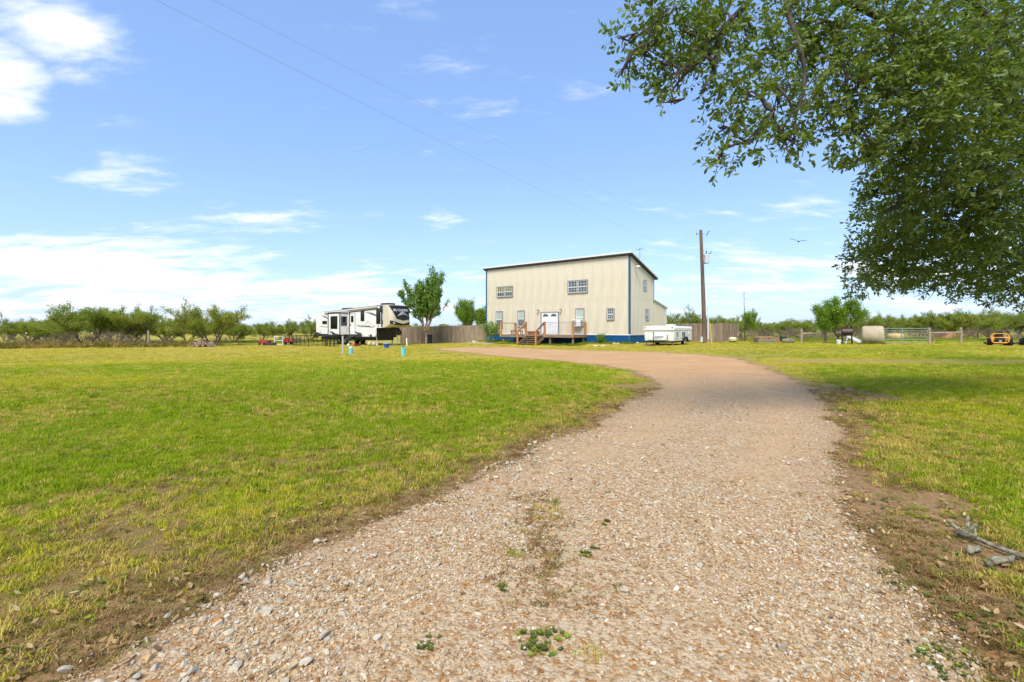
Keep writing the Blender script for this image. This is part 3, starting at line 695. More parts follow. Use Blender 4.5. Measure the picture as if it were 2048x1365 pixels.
def window(u0, u1, z0, z1, glass, sashes=1, side='front', lower=None):
    """trim, white sashes with glazing bars, panes"""
    w, h = u1 - u0, z1 - z0
    loc, rot = ((u0, -.048, z0), (0, 0, 0)) if side == 'front' else ((WID + .026, u0, z0), (0, 0, R(90)))
    tr = .065; fd = .075 if side == 'front' else .034
    f = MB(); f.box(0, w, -fd, 0, 0, tr); f.box(0, w, -fd, 0, h - tr, h); f.box(0, tr, -fd + .002, 0, tr, h - tr); f.box(w - tr, w, -fd + .002, 0, tr, h - tr)
    if sashes == 2: f.box(w / 2 - .05, w / 2 + .05, -.058, 0, tr, h - tr)
    root = f.build('window', M_GREYTRIM, house, loc, rot)
    spans = [(tr, w - tr)] if sashes == 1 else [(tr, w / 2 - .05), (w / 2 + .05, w - tr)]
    for a, b in spans:
        m = tr + (h - 2 * tr) * .48
        for k, (c, d) in enumerate(((tr, m), (m, h - tr))):
            s = MB(); e = .038; y0, y1 = ((-.052, -.016) if k else (-.046, -.012)) if side == 'front' else ((-.030, -.008) if k else (-.026, -.006))
            s.box(a, b, y0, y1, c, c + e); s.box(a, b, y0, y1, d - e, d); s.box(a, a + e, y0, y1, c + e, d - e); s.box(b - e, b, y0, y1, c + e, d - e)
            for q in (1, 2): x = a + (b - a) * q / 3; s.box(x - .008, x + .008, y0 + .004, y1, c + e, d - e)
            if k or lower is None: zz = (c + d) / 2; s.box(a + e, b - e, y0 + .006, y1 - .001, zz - .008, zz + .008)
            s.build('sash', M_WHITE, root)
            g = MB(); g.box(a + .01, b - .01, y1 - .008, y1 - .002, c + .01, d - .01); g.build('pane', glass if k or lower is None else lower, root)
    return root
window(1.45, 3.51, 4.43, 5.52, M_YBLIND, 2, lower=M_GLASS)
window(9.80, 11.84, 4.42, 5.58, M_GLASS, 2)
window(1.34, 2.22, 1.36, 3.05, M_BLIND, lower=M_GLASS)
window(4.10, 4.97, 1.42, 3.05, M_BLIND, lower=M_GLASS)
window(10.61, 11.49, 1.50, 3.08, M_BLIND)
window(13.66, 14.36, 1.99, 3.00, M_GLASS)
window(2.86, 3.51, 4.57, 5.52, M_GLASS, side='gable', lower=M_DKGLASS)
window(3.32, 4.03, 1.99, 3.00, M_GLASS, side='gable', lower=M_DKGLASS)
# double door
f = MB(); f.box(6.83, 6.94, -.09, -.035, Z_BASE + .03, 2.83); f.box(8.76, 8.87, -.09, -.035, Z_BASE + .03, 2.83); f.box(6.94, 8.76, -.09, -.035, 2.74, 2.83); f.build('door_frame', M_GREYTRIM, house)
for k, (a, b) in enumerate(((6.95, 7.845), (7.855, 8.75))):
    d = MB(); d.box(a, b, -.075, -.036, Z_BASE + .04, 2.735)
    for z0, z1 in ((.95, 1.55), (1.68, 2.28)):
        for q in (0, 1):
            x0 = a + .1 + q * .37; d.box(x0, x0 + .33, -.085, -.0745, z0, z1)
    dr = d.build('door', M_WHITE, house)
    g = MB(); c = (a + b) / 2; arc = [(c - .30, 2.40), (c + .30, 2.40)] + [(c + .30 * math.cos(th), 2.44 + .20 * math.sin(th)) for th in np.linspace(0, math.pi, 12)]
    g.prism(arc, lambda x, z, d_: (x, d_, z), -.088, -.0735); g.build('fanlight', M_GLASS, dr)
    h = MB(); x = b - .08 if k == 0 else a + .08
    h.lathe([(.0, -.13), (.03, -.125), (.035, -.10), (.012, -.09), (.012, -.07)], 10, (x, 0, 1.68), 'y')
    if k == 1:
        h.build('handle', M_BLACK, dr); h = MB(); h.lathe([(.02, -.1), (.028, -.07)], 10, (x, 0, 1.86), 'y'); h.build('deadbolt', M_BLACK, dr)
# lanterns beside the door
M_LAMPGL = mat('frosted_lamp_glass', S(232, 226, 206), 0.3)
for x in (6.56, 9.06):
    l = MB(); l.box(x - .07, x + .07, -.07, -.034, 2.82, 3.02); l.bar((x, -.06, 2.98), (x, -.16, 3.0), .03, .03); l.lathe([(.02, .06), (.10, .0), (.10, -.02), (.07, -.03)], 10, (x, -.16, 2.99))
    lamp = l.build('wall_lamp', mat('bronze', S(96, 82, 62), .5, .4), house)
    g = MB(); g.lathe([(.055, 0), (.075, -.06), (.06, -.17), (.03, -.20)], 10, (x, -.16, 2.958)); g.build('lamp_shade', M_LAMPGL, lamp)
# floodlight and aerial on the gable
l = MB(); l.bar((WID + .02, 1.0, 6.55), (WID + .30, .95, 6.5), .06, .06); l.lathe([(.05, .1), (.17, .0), (.17, -.04)], 12, (WID + .34, .95, 6.46)); l.build('floodlight', M_WHITE, house)
l = MB(); l.tube([(WID + .10, 1.85, 6.6), (WID + .10, 1.85, 8.1)], .022, 6); l.bar((WID - .2, 1.85, 8.02), (WID + .4, 1.85, 8.08), .03, .05); l.bar((WID + .10, 1.6, 8.1), (WID + .10, 2.1, 8.1), .02, .02); l.build('aerial', M_STEEL, house)

# window air conditioner
ac = thing('window_air_conditioner', 'white box air conditioner set in the window at the deck end', 'air conditioner', tuple(np.append(H_L + H_A * 10.49, 1.46)), H_ROT)
b = MB(); b.box(0, .86, -.52, -.102, 0, .60); b.build('casing', M_WHITE, ac, bevel=.02)
b = MB()
for i in range(11): b.box(.06, .44, -.531, -.521, .07 + i * .044, .09 + i * .044)
b.build('front_grille', mat('ac_grille', S(140, 142, 140), .6), ac)
b = MB()
for i in range(7): b.box(.861, .868, -.46 + i * .045, -.44 + i * .045, .08, .5)
b.build('side_vent', M_GREYTRIM, ac)

# ------------------------------------------------------------------ deck and steps
M_DECKW = mat('weathered_deck', S(150, 124, 98), 0.85, col2=S(110, 90, 72), vscale=2.5, stretch=(.6, 4, 4), bump=.2)
M_CEDAR = mat('orange_cedar', S(196, 142, 88), 0.75, col2=S(164, 108, 62), vscale=2.0, stretch=(6, 6, .8), bump=.15)
M_WIRE = mat('grey_wire', S(120, 118, 112), 0.5, .5)
deck = thing('wooden_deck', 'raised wooden deck with cedar posts and steps before the white doors', 'deck', (H_L[0], H_L[1], 0), H_ROT)
U0, U1, VF, ZD = 3.83, 11.72, -2.40, 0.73
def hz(u, v): p = H_L + H_A * u + H_B * v; return gz(p[0], p[1])
bd = MB(); bd.box(0, U1 - U0, 0, .138, -.035, 0); bdm = bd.mesh('board', M_DECKW)
for i in range(16): place('board', bdm, deck, (U0, VF + .02 + i * .1435, ZD + random.uniform(-.004, .004)))
b = MB(); b.box(U0, U1, VF - .04, VF, ZD - .24, ZD - .012); b.build('rim_joist', M_DECKW, deck)
for x in (U0 - .04, U1): b = MB(); b.box(x, x + .04, VF - .04, -.1, ZD - .24, ZD - .012); b.build('rim_joist', M_DECKW, deck)
for u in np.linspace(U0 + .6, U1 - .6, 14): b = MB(); b.box(u, u + .04, VF + .001, -.11, ZD - .22, ZD - .037); b.build('joist', M_DECKW, deck)
for u, v in ((4.15, VF + .1), (6.85, VF + .1), (9.33, VF + .1), (11.62, VF + .1), (4.2, -.5), (8.5, -.5), (11.6, -.5)):
    b = MB(); b.box(u - .07, u + .07, v, v + .14, hz(u, v) - .1, ZD - .24); b.build('deck_leg', M_DECKW, deck)
for u, top in ((3.90, 1.93), (6.80, 1.90), (8.83, 1.88), (11.66, 1.90)):
    b = MB(); w = .075; b.box(u - w, u + w, VF - .05, VF + .10, ZD - .2, top); b.build('post', M_CEDAR, deck, bevel=.008)
for u, top in ((11.64, 1.86), (3.9, 1.86)):
    b = MB(); b.box(u - .07, u + .07, -.24, -.10, ZD + .001, top); b.build('post', M_CEDAR, deck)
b = MB(); b.bar((3.9, VF + .11, 1.80), (3.9, -.25, 1.79), .04, .07); b.build('rail', M_CEDAR, deck)
wm = MB()
for a, c in ((8.91, 11.58),):
    for z in np.linspace(ZD + .12, 1.80, 9): wm.tube([(a, VF + .03, z), (c, VF + .03, z)], .004 if z < 1.79 else .014, 4, cap=False)
    for u in np.arange(a, c, .15): wm.tube([(u, VF + .03, ZD + .1), (u, VF + .03, 1.8)], .0035, 4, cap=False)
for z in np.linspace(ZD + .12, 1.78, 9): wm.tube([(11.66, VF + .1, z), (11.66, -.25, z)], .004 if z < 1.77 else .014, 4, cap=False)
for v in np.arange(VF + .2, -.3, .15): wm.tube([(11.66, v, ZD + .1), (11.66, v, 1.8)], .0035, 4, cap=False)
wm.build('wire_mesh', M_WIRE, deck)
SV = -3.70
for i in range(5):
    z = ZD - .10 - i * .155; v = VF - .06 - i * .27
    b = MB(); b.box(6.93, 8.76, v - .27, v - .005, z - .04, z); b.build('tread', M_DECKW, deck)
for u in (6.89, 8.80, 7.84):
    b = MB(); b.prism([(VF - .04, ZD - .12), (VF - .04, ZD - .40), (SV + .05, -.20), (SV - .02, -.20), (SV - .02, -.02)], lambda v, z, d: (d, v, z), u - .02, u + .02); b.build('stringer', M_DECKW, deck)
for u in (6.86, 8.83):
    b = MB(); g = hz(u, SV); b.box(u - .065, u + .065, SV - .06, SV + .07, g - .1, 1.06); b.build('post', M_CEDAR, deck)
    b = MB(); b.bar((u, SV, 1.05), (u, VF - .02, 1.86), .09, .04); b.bar((u, SV + .02, .92), (u, VF - .055, 1.70), .035, .09); b.build('handrail', M_CEDAR if u < 8 else M_DECKW, deck)
# things on the deck
pt = H_L + H_A * 6.75 + H_B * -1.1
bx = thing('storage_box', 'reddish brown wooden box on the deck left of the doors', 'box', (pt[0], pt[1], ZD), H_ROT)
M_RED = mat('redwood', S(156, 92, 58), .8, vary=.3, vscale=5, stretch=(1, 4, 4))
for z in (0, .13): b = MB(); b.box(-.55, .55, -.22, .22, z, z + .125); b.build('board', M_RED, bx)
b = MB(); b.box(-.58, .58, -.25, .25, .256, .29); b.build('lid', M_RED, bx)
pt = H_L + H_A * 4.95 + H_B * -1.3
bn = thing('low_bench', 'dark low bench on the deck behind the left railing', 'bench', (pt[0], pt[1], ZD), H_ROT)
b = MB(); b.box(-.65, .65, -.18, .18, .30, .36); b.build('seat', M_DARKTRIM, bn)
for sx in (-.55, .55):
    for sy in (-.13, .13): b = MB(); b.box(sx - .025, sx + .025, sy - .025, sy + .025, 0, .30); b.build('leg', M_DARKTRIM, bn)
pt = H_L + H_A * 8.55 + H_B * -2.1
b = MB(); b.lathe([(.05, 0), (.11, .06), (.10, .12), (.06, .17), (.02, .18)], 8)
tag(b.build('deck_rock', M_CONC, None, (pt[0], pt[1], ZD), smooth=True), 'small dark lump on the deck at the head of the steps', 'rock')
# rocks and slab by the house base
M_LIME = mat('pale_limestone', S(204, 196, 178), .9, vary=.2, vscale=6, bump=.4, bscale=12)
def rock(name, label, x, y, sx, sy, sz, seed, m=M_LIME, group=None):
    bm = bmesh.new(); bmesh.ops.create_icosphere(bm, subdivisions=2, radius=1); r = np.random.default_rng(seed); cuts = [(Vector(r.normal(0, 1, 3)).normalized(), r.uniform(.5, .85)) for _ in range(8)]
    for v in bm.verts:
        for n_, d in cuts:
            e = v.co.dot(n_) - d
            if e > 0: v.co -= n_ * e
        v.co = Vector((v.co.x * sx, v.co.y * sy, v.co.z * sz))
    me = bpy.data.meshes.new(name); bm.to_mesh(me); bm.free(); me.materials.append(m); o = bpy.data.objects.new(name, me); COL.objects.link(o)
    o.location = (x, y, gz(x, y) + sz * .35); o.rotation_euler = (0, 0, r.uniform(0, 6)); return tag(o, label, 'rock', group)
for i, (px, Yd, lab) in enumerate(((1191, 36.5, 'flat pale rock in the grass left of the green shrub foot'), (1206, 36.3, 'larger pale rock in the grass just below the green shrub'), (1229, 37.6, 'pale rock at the blue base right of the green shrub'), (1236, 37.5, 'small pale rock second from the shrub along the blue base'),
                                   (1275, 38.2, 'white rock by the blue base left of the pop up camper'))):
    x_, y_, _ = at(px, Yd); rock('rock', lab, x_, y_, .22 - .03 * (i > 1), .16, .10, 90 + i, group='pale rocks along the house base')
sl0 = H_L + H_A * 2.2 + H_B * -3.3
b = MB(); b.box(-1.5, 1.5, -.25, .25, -.02, .07); tag(b.build('concrete_slab', M_CONC, None, (sl0[0], sl0[1], gz(*sl0) + .02), (0, 0, H_ROT), bevel=.01), 'long pale concrete slab in the grass below the rose bush', 'slab')
rx, ry, _ = at(948, 46.5); rock('rock', 'pale rock in the grass in front of the left fence end', rx, ry, .3, .2, .13, 99)
# ------------------------------------------------------------------ fifth wheel trailer
M_RVW = mat('trailer_white', S(230, 227, 219), 0.35, vary=.04, vscale=.8, spec=.5, coat=.3)
M_RVTAN = mat('trailer_tan', S(204, 192, 168), 0.35, vary=.05, spec=.5)
M_RVBLK = mat('trailer_black', S(26, 27, 29), 0.4, spec=.5)
M_RVCHAR = mat('trailer_charcoal', S(56, 56, 58), 0.4, spec=.5)
M_RVGREY = mat('trailer_grey', S(136, 138, 138), 0.4)
M_TYRE = mat('tyre_rubber', S(30, 30, 30), 0.9, vary=.2, vscale=10)
M_CHROME = mat('alloy', S(186, 186, 184), 0.3, .6)
rv = thing('fifth_wheel_trailer', 'white fifth wheel travel trailer with black nose window and mountain logo', 'trailer', (-21.4, 50.0, -.35), R(-35.84))
Z = lambda z: z + .35
WV = 2.45
side = [(0, .62), (0, 2.90), (.08, 2.96), (1.7, 3.04), (11.3, 3.50), (11.3, 1.36), (10.32, 1.34), (10.32, .42), (3.0, .42), (.6, .50)]
b = MB(); b.prism([(u, Z(z)) for u, z in side], lambda u, z, d: (u, d, z), 0, WV); body = b.build('body', M_RVW, rv)
b = MB(); b.prism([(-.01, Z(.615)), (-.01, Z(.93)), (1.2, Z(.72)), (10.30, Z(.70)), (10.30, Z(.415)), (3.0, Z(.415)), (.6, Z(.495))], lambda u, z, d: (u, d, z), -.012, -.002); b.build('lower_skirt', M_RVCHAR, rv)
b = MB(); b.box(10.322, 10.36, .02, WV - .02, Z(.40), Z(1.335)); b.box(.5, 10.25, .3, WV - .3, Z(.12), Z(.419)); b.build('underbelly', M_RVBLK, rv)
b = MB(); b.prism([(1.7, Z(3.045)), (11.3, Z(3.505)), (11.3, Z(3.56)), (1.7, Z(3.10))], lambda u, z, d: (u, d, z), -.04, WV + .04); b.build('roof_edge', M_RVGREY, rv)
# nose cap: lofted across the width
def nose_u(z, v):
    q = min(1, max(0, (z - 1.40) / 2.12))
    u = 12.52 - .34 * max(0, (q - .35) / .65) ** 1.6 - .55 * max(0, (.16 - q) / .16) ** 1.6
    e = abs(v - WV / 2) / (WV / 2)
    return u - .34 * e ** 9
zs_ = np.linspace(1.40, 3.52, 22); vs_ = np.concatenate([np.linspace(0, .25, 5), np.linspace(.4, WV - .4, 8), np.linspace(WV - .25, WV, 5)])
b = MB(); V = []; nv = len(vs_)
for z in zs_:
    for v in vs_: V.append((nose_u(z, v), v, Z(z)))
F = [(i * nv + j, i * nv + j + 1, (i + 1) * nv + j + 1, (i + 1) * nv + j) for i in range(21) for j in range(nv - 1)]
b.add(V, F)
for col, rev in ((0, 0), (nv - 1, 1)):                       # sides back to the body
    k = [(i * nv + col) for i in range(22)]; V2 = [V[i] for i in k] + [(11.29, V[i][1], V[i][2]) for i in k]
    b.add(V2, [(i, i + 1, 23 + i, 22 + i) for i in range(21)])
top = [V[21 * nv + j] for j in range(nv)]; bot = [V[j] for j in range(nv)]
b.add(top + [(11.29, p[1], p[2]) for p in top], [(j, j + 1, nv + j + 1, nv + j) for j in range(nv - 1)])
b.add(bot + [(11.29, p[1], p[2]) for p in bot], [(j, j + 1, nv + j + 1, nv + j) for j in range(nv - 1)])
nose = b.build('nose_cap', M_RVTAN, rv, smooth=False)
def nose_patch(name, m, vs, zlo, zhi, off=.012, parent=None, rows=8):
    V = []; vs = list(vs)
    for i in range(rows + 1):
        for v in vs:
            z = zlo(v) + (zhi(v) - zlo(v)) * i / rows; V.append((nose_u(z, v) + off, v, Z(z)))
    k = len(vs); q = MB(); q.add(V, [(i * k + j, i * k + j + 1, (i + 1) * k + j + 1, (i + 1) * k + j) for i in range(rows) for j in range(k - 1)])
    return q.build(name, m, parent or nose, smooth=True)
lp_ = lambda x, xs, ys: float(np.interp(x, xs, ys))
nw = nose_patch('nose_window', M_RVBLK, np.linspace(.06, 2.28, 30), lambda v: lp_(v, [.06, .14, .60, 1.44, 2.22, 2.28], [3.40, 3.2, 2.2, 2.04, 2.16, 2.4]), lambda v: 3.47, rows=14)
nose_patch('nose_stripe', M_RVBLK, np.linspace(.03, 2.42, 24), lambda v: lp_(v, [0, .5, 1.42, 2.45], [1.72, 1.62, 1.56, 1.66]), lambda v: lp_(v, [0, .5, 1.42, 2.45], [2.06, 1.92, 1.70, 1.98]))
M_SIGNW = mat('silver_lettering', S(222, 222, 226), .4)
def on_nose(x, y, v0, z0, off=.03): v = v0 + x; z = z0 + y; return (nose_u(z, min(max(v, .0), WV)) + off, v, Z(z))
me = text_mesh('BIG COUNTRY', .32, lambda x, y: Vector(on_nose(x * .86, y, 1.26, 2.92)), M_SIGNW); o = bpy.data.objects.new('lettering', me); COL.objects.link(o); o.parent = nw
for pts in ([(-.66, -.36), (-.12, -.02), (0, .04), (.12, -.02), (.70, -.38)], [(-.5, -.30), (-.2, -.2), (-.04, -.13), (.1, -.18), (.34, -.20)]):
    q = MB(); q.tube([on_nose(x, y, 1.42, 2.82, .02) for x, y in pts], [.012, .03, .036, .03, .012], 5); q.build('mountain_emblem', M_SIGNW, nw)
q = MB(); ring = [on_nose(.085 * math.cos(a), .085 * math.sin(a), .32, 1.79, .03) for a in np.linspace(0, 2 * math.pi, 15)]; q.tube(ring, .018, 5); q.build('round_badge', M_SIGNW, nose)
# graphics on the side
def side_poly(pts, m, name='stripe', d=-.008, parent=None):
    q = MB(); q.prism([(u, Z(z)) for u, z in pts], lambda u, z, dd: (u, dd, z), d, d + .005); return q.build(name, m, parent or body)
side_poly([(6.0, 1.16), (8.05, .80), (8.05, .705), (7.4, .705), (6.9, .92)], M_RVCHAR)
side_poly([(7.1, 1.62), (8.6, 1.58), (10.0, 1.36), (9.2, 1.40), (8.0, 1.43), (7.6, 1.46)], M_RVGREY)
side_poly([(8.5, 1.575), (9.3, 1.52), (9.95, 1.37), (9.0, 1.45)], M_RVBLK, d=-.015)
side_poly([(8.5, 2.90), (9.4, 2.85), (10.3, 2.62), (10.3, 2.45), (9.6, 2.60), (9.2, 2.72)], M_RVGREY)
side_poly([(9.1, 2.84), (9.7, 2.80), (10.31, 2.60), (10.31, 2.52), (9.7, 2.70)], M_RVCHAR, d=-.015)
side_poly([(1.0, 2.72), (1.6, 2.62), (2.28, 2.40), (2.28, 2.30), (1.5, 2.52)], M_RVCHAR)
side_poly([(.4, 1.58), (2.28, 1.47), (2.28, 1.40), (1.2, 1.46)], M_RVGREY)
side_poly([(10.8, 3.42), (11.29, 3.44), (11.29, 2.68), (10.95, 2.86)], M_RVCHAR)
side_poly([(10.99, 2.12), (11.29, 2.05), (11.29, 1.66), (11.1, 1.80)], M_RVBLK)
for pts in ([(8.65, 1.66), (8.95, 1.92), (9.1, 2.02), (9.25, 1.9), (9.6, 1.66)],):
    q = MB(); q.tube([(u, -.012, Z(z)) for u, z in pts], .018, 5); q.build('mountain_emblem', M_RVGREY, body)
# slide-out room on the near side
sl = MB(); sl.box(3.80, 5.83, -.95, -.001, Z(.68), Z(2.85)); slide = sl.build('slide_out', M_RVW, rv)
t = MB()
t.box(3.76, 5.87, -.985, -.951, Z(2.80), Z(2.93)); t.box(3.76, 3.86, -.985, -.951, Z(.70), Z(2.80)); t.box(5.77, 5.87, -.985, -.951, Z(.66), Z(2.80)); t.box(5.831, 5.86, -.95, -.02, Z(2.80), Z(2.90))
t.build('slide_trim', M_RVBLK, slide)
side_poly([(3.87, 1.10), (5.0, .80), (5.76, .70), (4.6, .70)], M_RVBLK, d=-.965, parent=slide)
q = MB(); q.tube([(4.1, -.962, Z(.78)), (4.5, -.962, Z(.98)), (4.7, -.962, Z(.93)), (5.2, -.962, Z(.72))], .02, 5); q.build('mountain_emblem', M_RVGREY, slide)
def rvwin(u0, u1, z0, z1, d=-.001, parent=None, end=False):
    q = MB()
    if end: q.box(5.832, 5.86, u0, u1, Z(z0), Z(z1))
    else: q.box(u0, u1, d - .03, d, Z(z0), Z(z1))
    w = q.build('window', M_RVBLK, parent or body, bevel=.02)
    q = MB(); e = .05
    if end: q.box(5.861, 5.865, u0 + e, u1 - e, Z(z0) + e, Z(z1) - e)
    else: q.box(u0 + e, u1 - e, d - .035, d - .031, Z(z0) + e, Z(z1) - e)
    q.build('pane', M_DKGLASS, w)
rvwin(4.23, 5.41, 1.25, 2.54, -.951, slide); rvwin(-.83, -.18, 1.57, 2.51, parent=slide, end=True)
rvwin(1.21, 2.07, 1.77, 2.11); rvwin(7.89, 8.47, 2.01, 3.01); rvwin(10.32, 10.96, 1.71, 3.14)
# entry door
q = MB(); q.box(6.17, 6.98, -.035, -.001, Z(.71), Z(2.74)); dr = q.build('door', M_RVW, rv)
q = MB()
for bx_ in ((6.13, 6.17, .69, 2.78), (6.98, 7.02, .69, 2.78), (6.17, 6.98, 2.74, 2.78)): q.box(bx_[0], bx_[1], -.045, -.001, Z(bx_[2]), Z(bx_[3]))
q.build('door_frame', M_RVGREY, dr)
q = MB(); q.box(6.35, 6.75, -.045, -.036, Z(1.92), Z(2.57)); q.build('pane', M_DKGLASS, dr)
q = MB(); q.box(6.22, 6.32, -.06, -.036, Z(1.58), Z(1.74)); q.build('handle', M_RVBLK, dr)
q = MB(); q.tube([(5.98, -.10, Z(.95)), (5.96, -.12, Z(1.3)), (5.98, -.1, Z(1.55))], .02, 6); q.build('grab_rail', M_RVGREY, rv)
# hatches, vents, lamps
for u0, u1, z0, z1 in ((8.13, 9.33, .49, 1.27), (9.71, 10.24, .50, 1.25), (.70, .98, .96, 1.25)):
    q = MB(); q.box(u0, u1, -.04, -.013, Z(z0), Z(z1)); h = q.build('hatch', M_RVW, rv, bevel=.015)
    for du in (.15, .85):
        if u1 - u0 > 1: q = MB(); uu = u0 + (u1 - u0) * du; q.box(uu - .04, uu + .04, -.05, -.041, Z(z0 + .06), Z(z0 + .18)); q.build('latch', M_RVBLK, h)
for u, z in ((9.95, 1.52), (10.62, 1.52)): q = MB(); q.box(u - .05, u + .05, -.03, -.001, Z(z - .07), Z(z + .07)); q.build('vent', M_RVBLK, body)
q = MB(); q.box(11.15, 11.24, -.10, -.016, Z(1.42), Z(3.0)); q.build('awning_arm_and_shade_bar', M_RVBLK, rv)
q = MB(); q.box(6.05, 6.12, -.08, -.016, Z(.72), Z(2.9)); q.build('awning_arm_and_shade_bar', M_RVBLK, rv)  # no arm here: black bar put in as the shadow line beside the door
q = MB(); q.tube([(1.75, -.10, Z(2.95)), (10.6, -.10, Z(3.36))], .085, 10); q.build('awning_roll', M_RVTAN, rv, smooth=False)
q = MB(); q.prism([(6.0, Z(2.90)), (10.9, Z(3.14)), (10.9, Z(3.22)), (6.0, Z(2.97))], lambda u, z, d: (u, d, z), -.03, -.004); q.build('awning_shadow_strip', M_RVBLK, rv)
for u0, u1, z in ((3.5, 5.2, 3.17), (9.9, 11.2, 3.47)):
    q = MB(); q.prism([(u0, Z(z)), (u1, Z(z + .02)), (u1 - .12, Z(z + .30)), (u0 + .1, Z(z + .30))], lambda u, zz, d: (u, d, zz), .75, 1.65); q.build('roof_air_conditioner', M_RVCHAR, rv, bevel=.05)
q = MB(); q.box(2.9, 3.4, .8, 1.4, Z(3.12), Z(3.30)); q.build('roof_vent', M_RVCHAR, rv)
for yy in (.6, .95): q = MB(); q.tube([(-.05, yy, Z(1.2)), (-.05, yy, Z(2.9)), (.05, yy, Z(3.2)), (.4, yy, Z(3.15)), (.5, yy, Z(2.98))], .02, 6); q.build('ladder_rail', M_CHROME, rv)
for i in range(6): q = MB(); q.tube([(-.05, .6, Z(1.3 + i * .29)), (-.05, .95, Z(1.3 + i * .29))], .015, 5); q.build('ladder_rung', M_CHROME, rv)
# wheels, jacks, pin box, steps
for u in (4.1, 5.1):
    for v in (.05, WV - .3):
        q = MB(); q.lathe([(.2, 0), (.34, .0), (.38, .04), (.38, .21), (.34, .25), (.2, .25)], 20, (u, v, .38), 'y'); w = q.build('wheel', M_TYRE, rv, smooth=False)
        q = MB(); q.lathe([(.05, -.03), (.10, -.02), (.19, .01), (.2, .05)], 16, (u, v, .38), 'y'); q.build('rim', M_CHROME, w)
for u, v in ((10.05, .25), (10.05, WV - .35), (2.2, .3), (2.2, WV - .4)):
    q = MB(); q.box(u - .05, u + .05, v, v + .1, .02, Z(.42)); q.box(u - .12, u + .12, v - .07, v + .17, 0, .03); q.build('jack', M_RVGREY if u < 9 else M_RVW, rv)
q = MB(); q.prism([(11.0, Z(1.36)), (11.9, Z(1.36)), (12.35, Z(.86)), (12.15, Z(.62)), (11.95, Z(.76)), (11.3, Z(1.2))], lambda u, z, d: (u, d, z), 1.0, 1.45); q.build('pin_box', M_RVBLK, rv)
q = MB(); q.tube([(12.0, 1.2, Z(.72)), (12.0, 1.2, Z(.2)), (12.0, .9, .0)], .035, 6); q.tube([(12.0, 1.2, Z(.4)), (12.2, 1.6, .0)], .03, 6); q.tube([(12.0, 1.2, Z(.4)), (11.6, 1.3, .0)], .03, 6); q.build('kingpin_stand', M_RVGREY, rv)
steps = []
for i in range(4):
    q = MB(); q.box(6.2, 6.95, -.32 - i * .28, -.08 - i * .28, Z(.50) - i * .19, Z(.53) - i * .19); q.build('step', M_RVGREY, rv)
for u in (6.16, 6.97): q = MB(); q.bar((u, -.05, Z(.52)), (u, -1.18, .06), .03, .09); q.build('step_stringer', M_RVBLK, rv)

# ------------------------------------------------------------------ folded pop-up camper
M_CAMP = mat('camper_white', S(226, 224, 216), 0.35, vary=.05, vscale=1.2, spec=.5)
cpx, cpy, _ = at(1288, 34.6)
pc = thing('pop_up_camper', 'white folded pop up camper parked by the house corner', 'camper', (cpx, cpy, gz(cpx, cpy) - .02), R(-39))
CWD, CLN = 2.28, 3.9
b = MB(); b.prism([(.06, .42), (CWD - .04, .42), (CWD, 1.18), (0, 1.18)], lambda x, z, y: (x, y, z), .02, CLN); b.build('lower_box', M_CAMP, pc, bevel=.03)
b = MB(); b.prism([(-.03, 1.185), (-.04, 1.40), (.04, 1.50), (.9, 1.55), (CWD - .04, 1.50), (CWD + .04, 1.40), (CWD + .03, 1.185)], lambda x, z, y: (x, y, z), -.06, CLN + .03); rf = b.build('roof', M_CAMP, pc, bevel=.04)
b = MB(); b.box(1.42, 1.95, .6, 1.4, 1.51, 1.64); b.build('roof_vent', M_WHITE, rf, bevel=.05)
for x in (.05, CWD - .15): b = MB(); b.box(x, x + .1, -.085, -.061, 1.38, 1.43); b.build('marker_lamp', M_DARKTRIM, rf)
b = MB(); b.box(.38, 1.78, -.16, .02, .46, .90); fb = b.build('front_box', M_CAMP, pc, bevel=.05)
b = MB(); b.tube([(1.79, -.10, .90), (1.84, -.12, .8), (1.82, -.10, .6), (1.84, -.1, .45)], .018, 6); b.build('cable', M_BLACK, fb)
M_NAVY = mat('navy_print', S(44, 46, 66), .5)
me = text_mesh('Roadmaster', .17, lambda x, y: Vector((1.22 + x * .8, -.168, .69 + y * .85)), M_NAVY, .25); o = bpy.data.objects.new('lettering', me); COL.objects.link(o); o.parent = fb
b = MB(); b.prism([(.72, .60), (1.05, .595), (1.5, .68), (1.1, .64), (.8, .625)], lambda x, z, d: (x, d, z), -.170, -.164); b.build('swoosh', M_NAVY, fb)
for y0, y1, z0, z1 in ((.35, .8, .66, 1.14), (1.55, 2.3, .66, 1.12)):
    b = MB(); b.box(CWD + .001, CWD + .03, y0, y1, z0, z1); w = b.build('window', M_WHITE, pc)
    b = MB(); b.box(CWD + .031, CWD + .034, y0 + .04, y1 - .04, z0 + .04, z1 - .04); b.build('pane', M_GLASS, w)
    b = MB(); ym = (y0 + y1) / 2; b.box(CWD + .035, CWD + .042, ym - .02, ym + .02, z0, z1); b.build('glazing_bar', M_WHITE, w)
b = MB(); b.box(CWD + .0, CWD + .05, 3.0, 3.75, .44, 1.15); b.build('door_panel', M_CAMP, pc, bevel=.03)
b = MB(); b.bar((CWD + .05, 2.2, .5), (CWD + .12, 3.2, .95), .02, .03); b.build('strut', M_RVGREY, pc)
b = MB(); arc = [(2.35 + .52 * math.cos(a), .40 + .34 * math.sin(a)) for a in np.linspace(0, math.pi, 9)] + [(2.35 + .40 * math.cos(a), .40 + .22 * math.sin(a)) for a in np.linspace(math.pi, 0, 9)]
b.prism(arc, lambda y, z, x: (x, y, z), CWD + .002, CWD + .11); b.build('wheel_arch', M_RVBLK, pc)
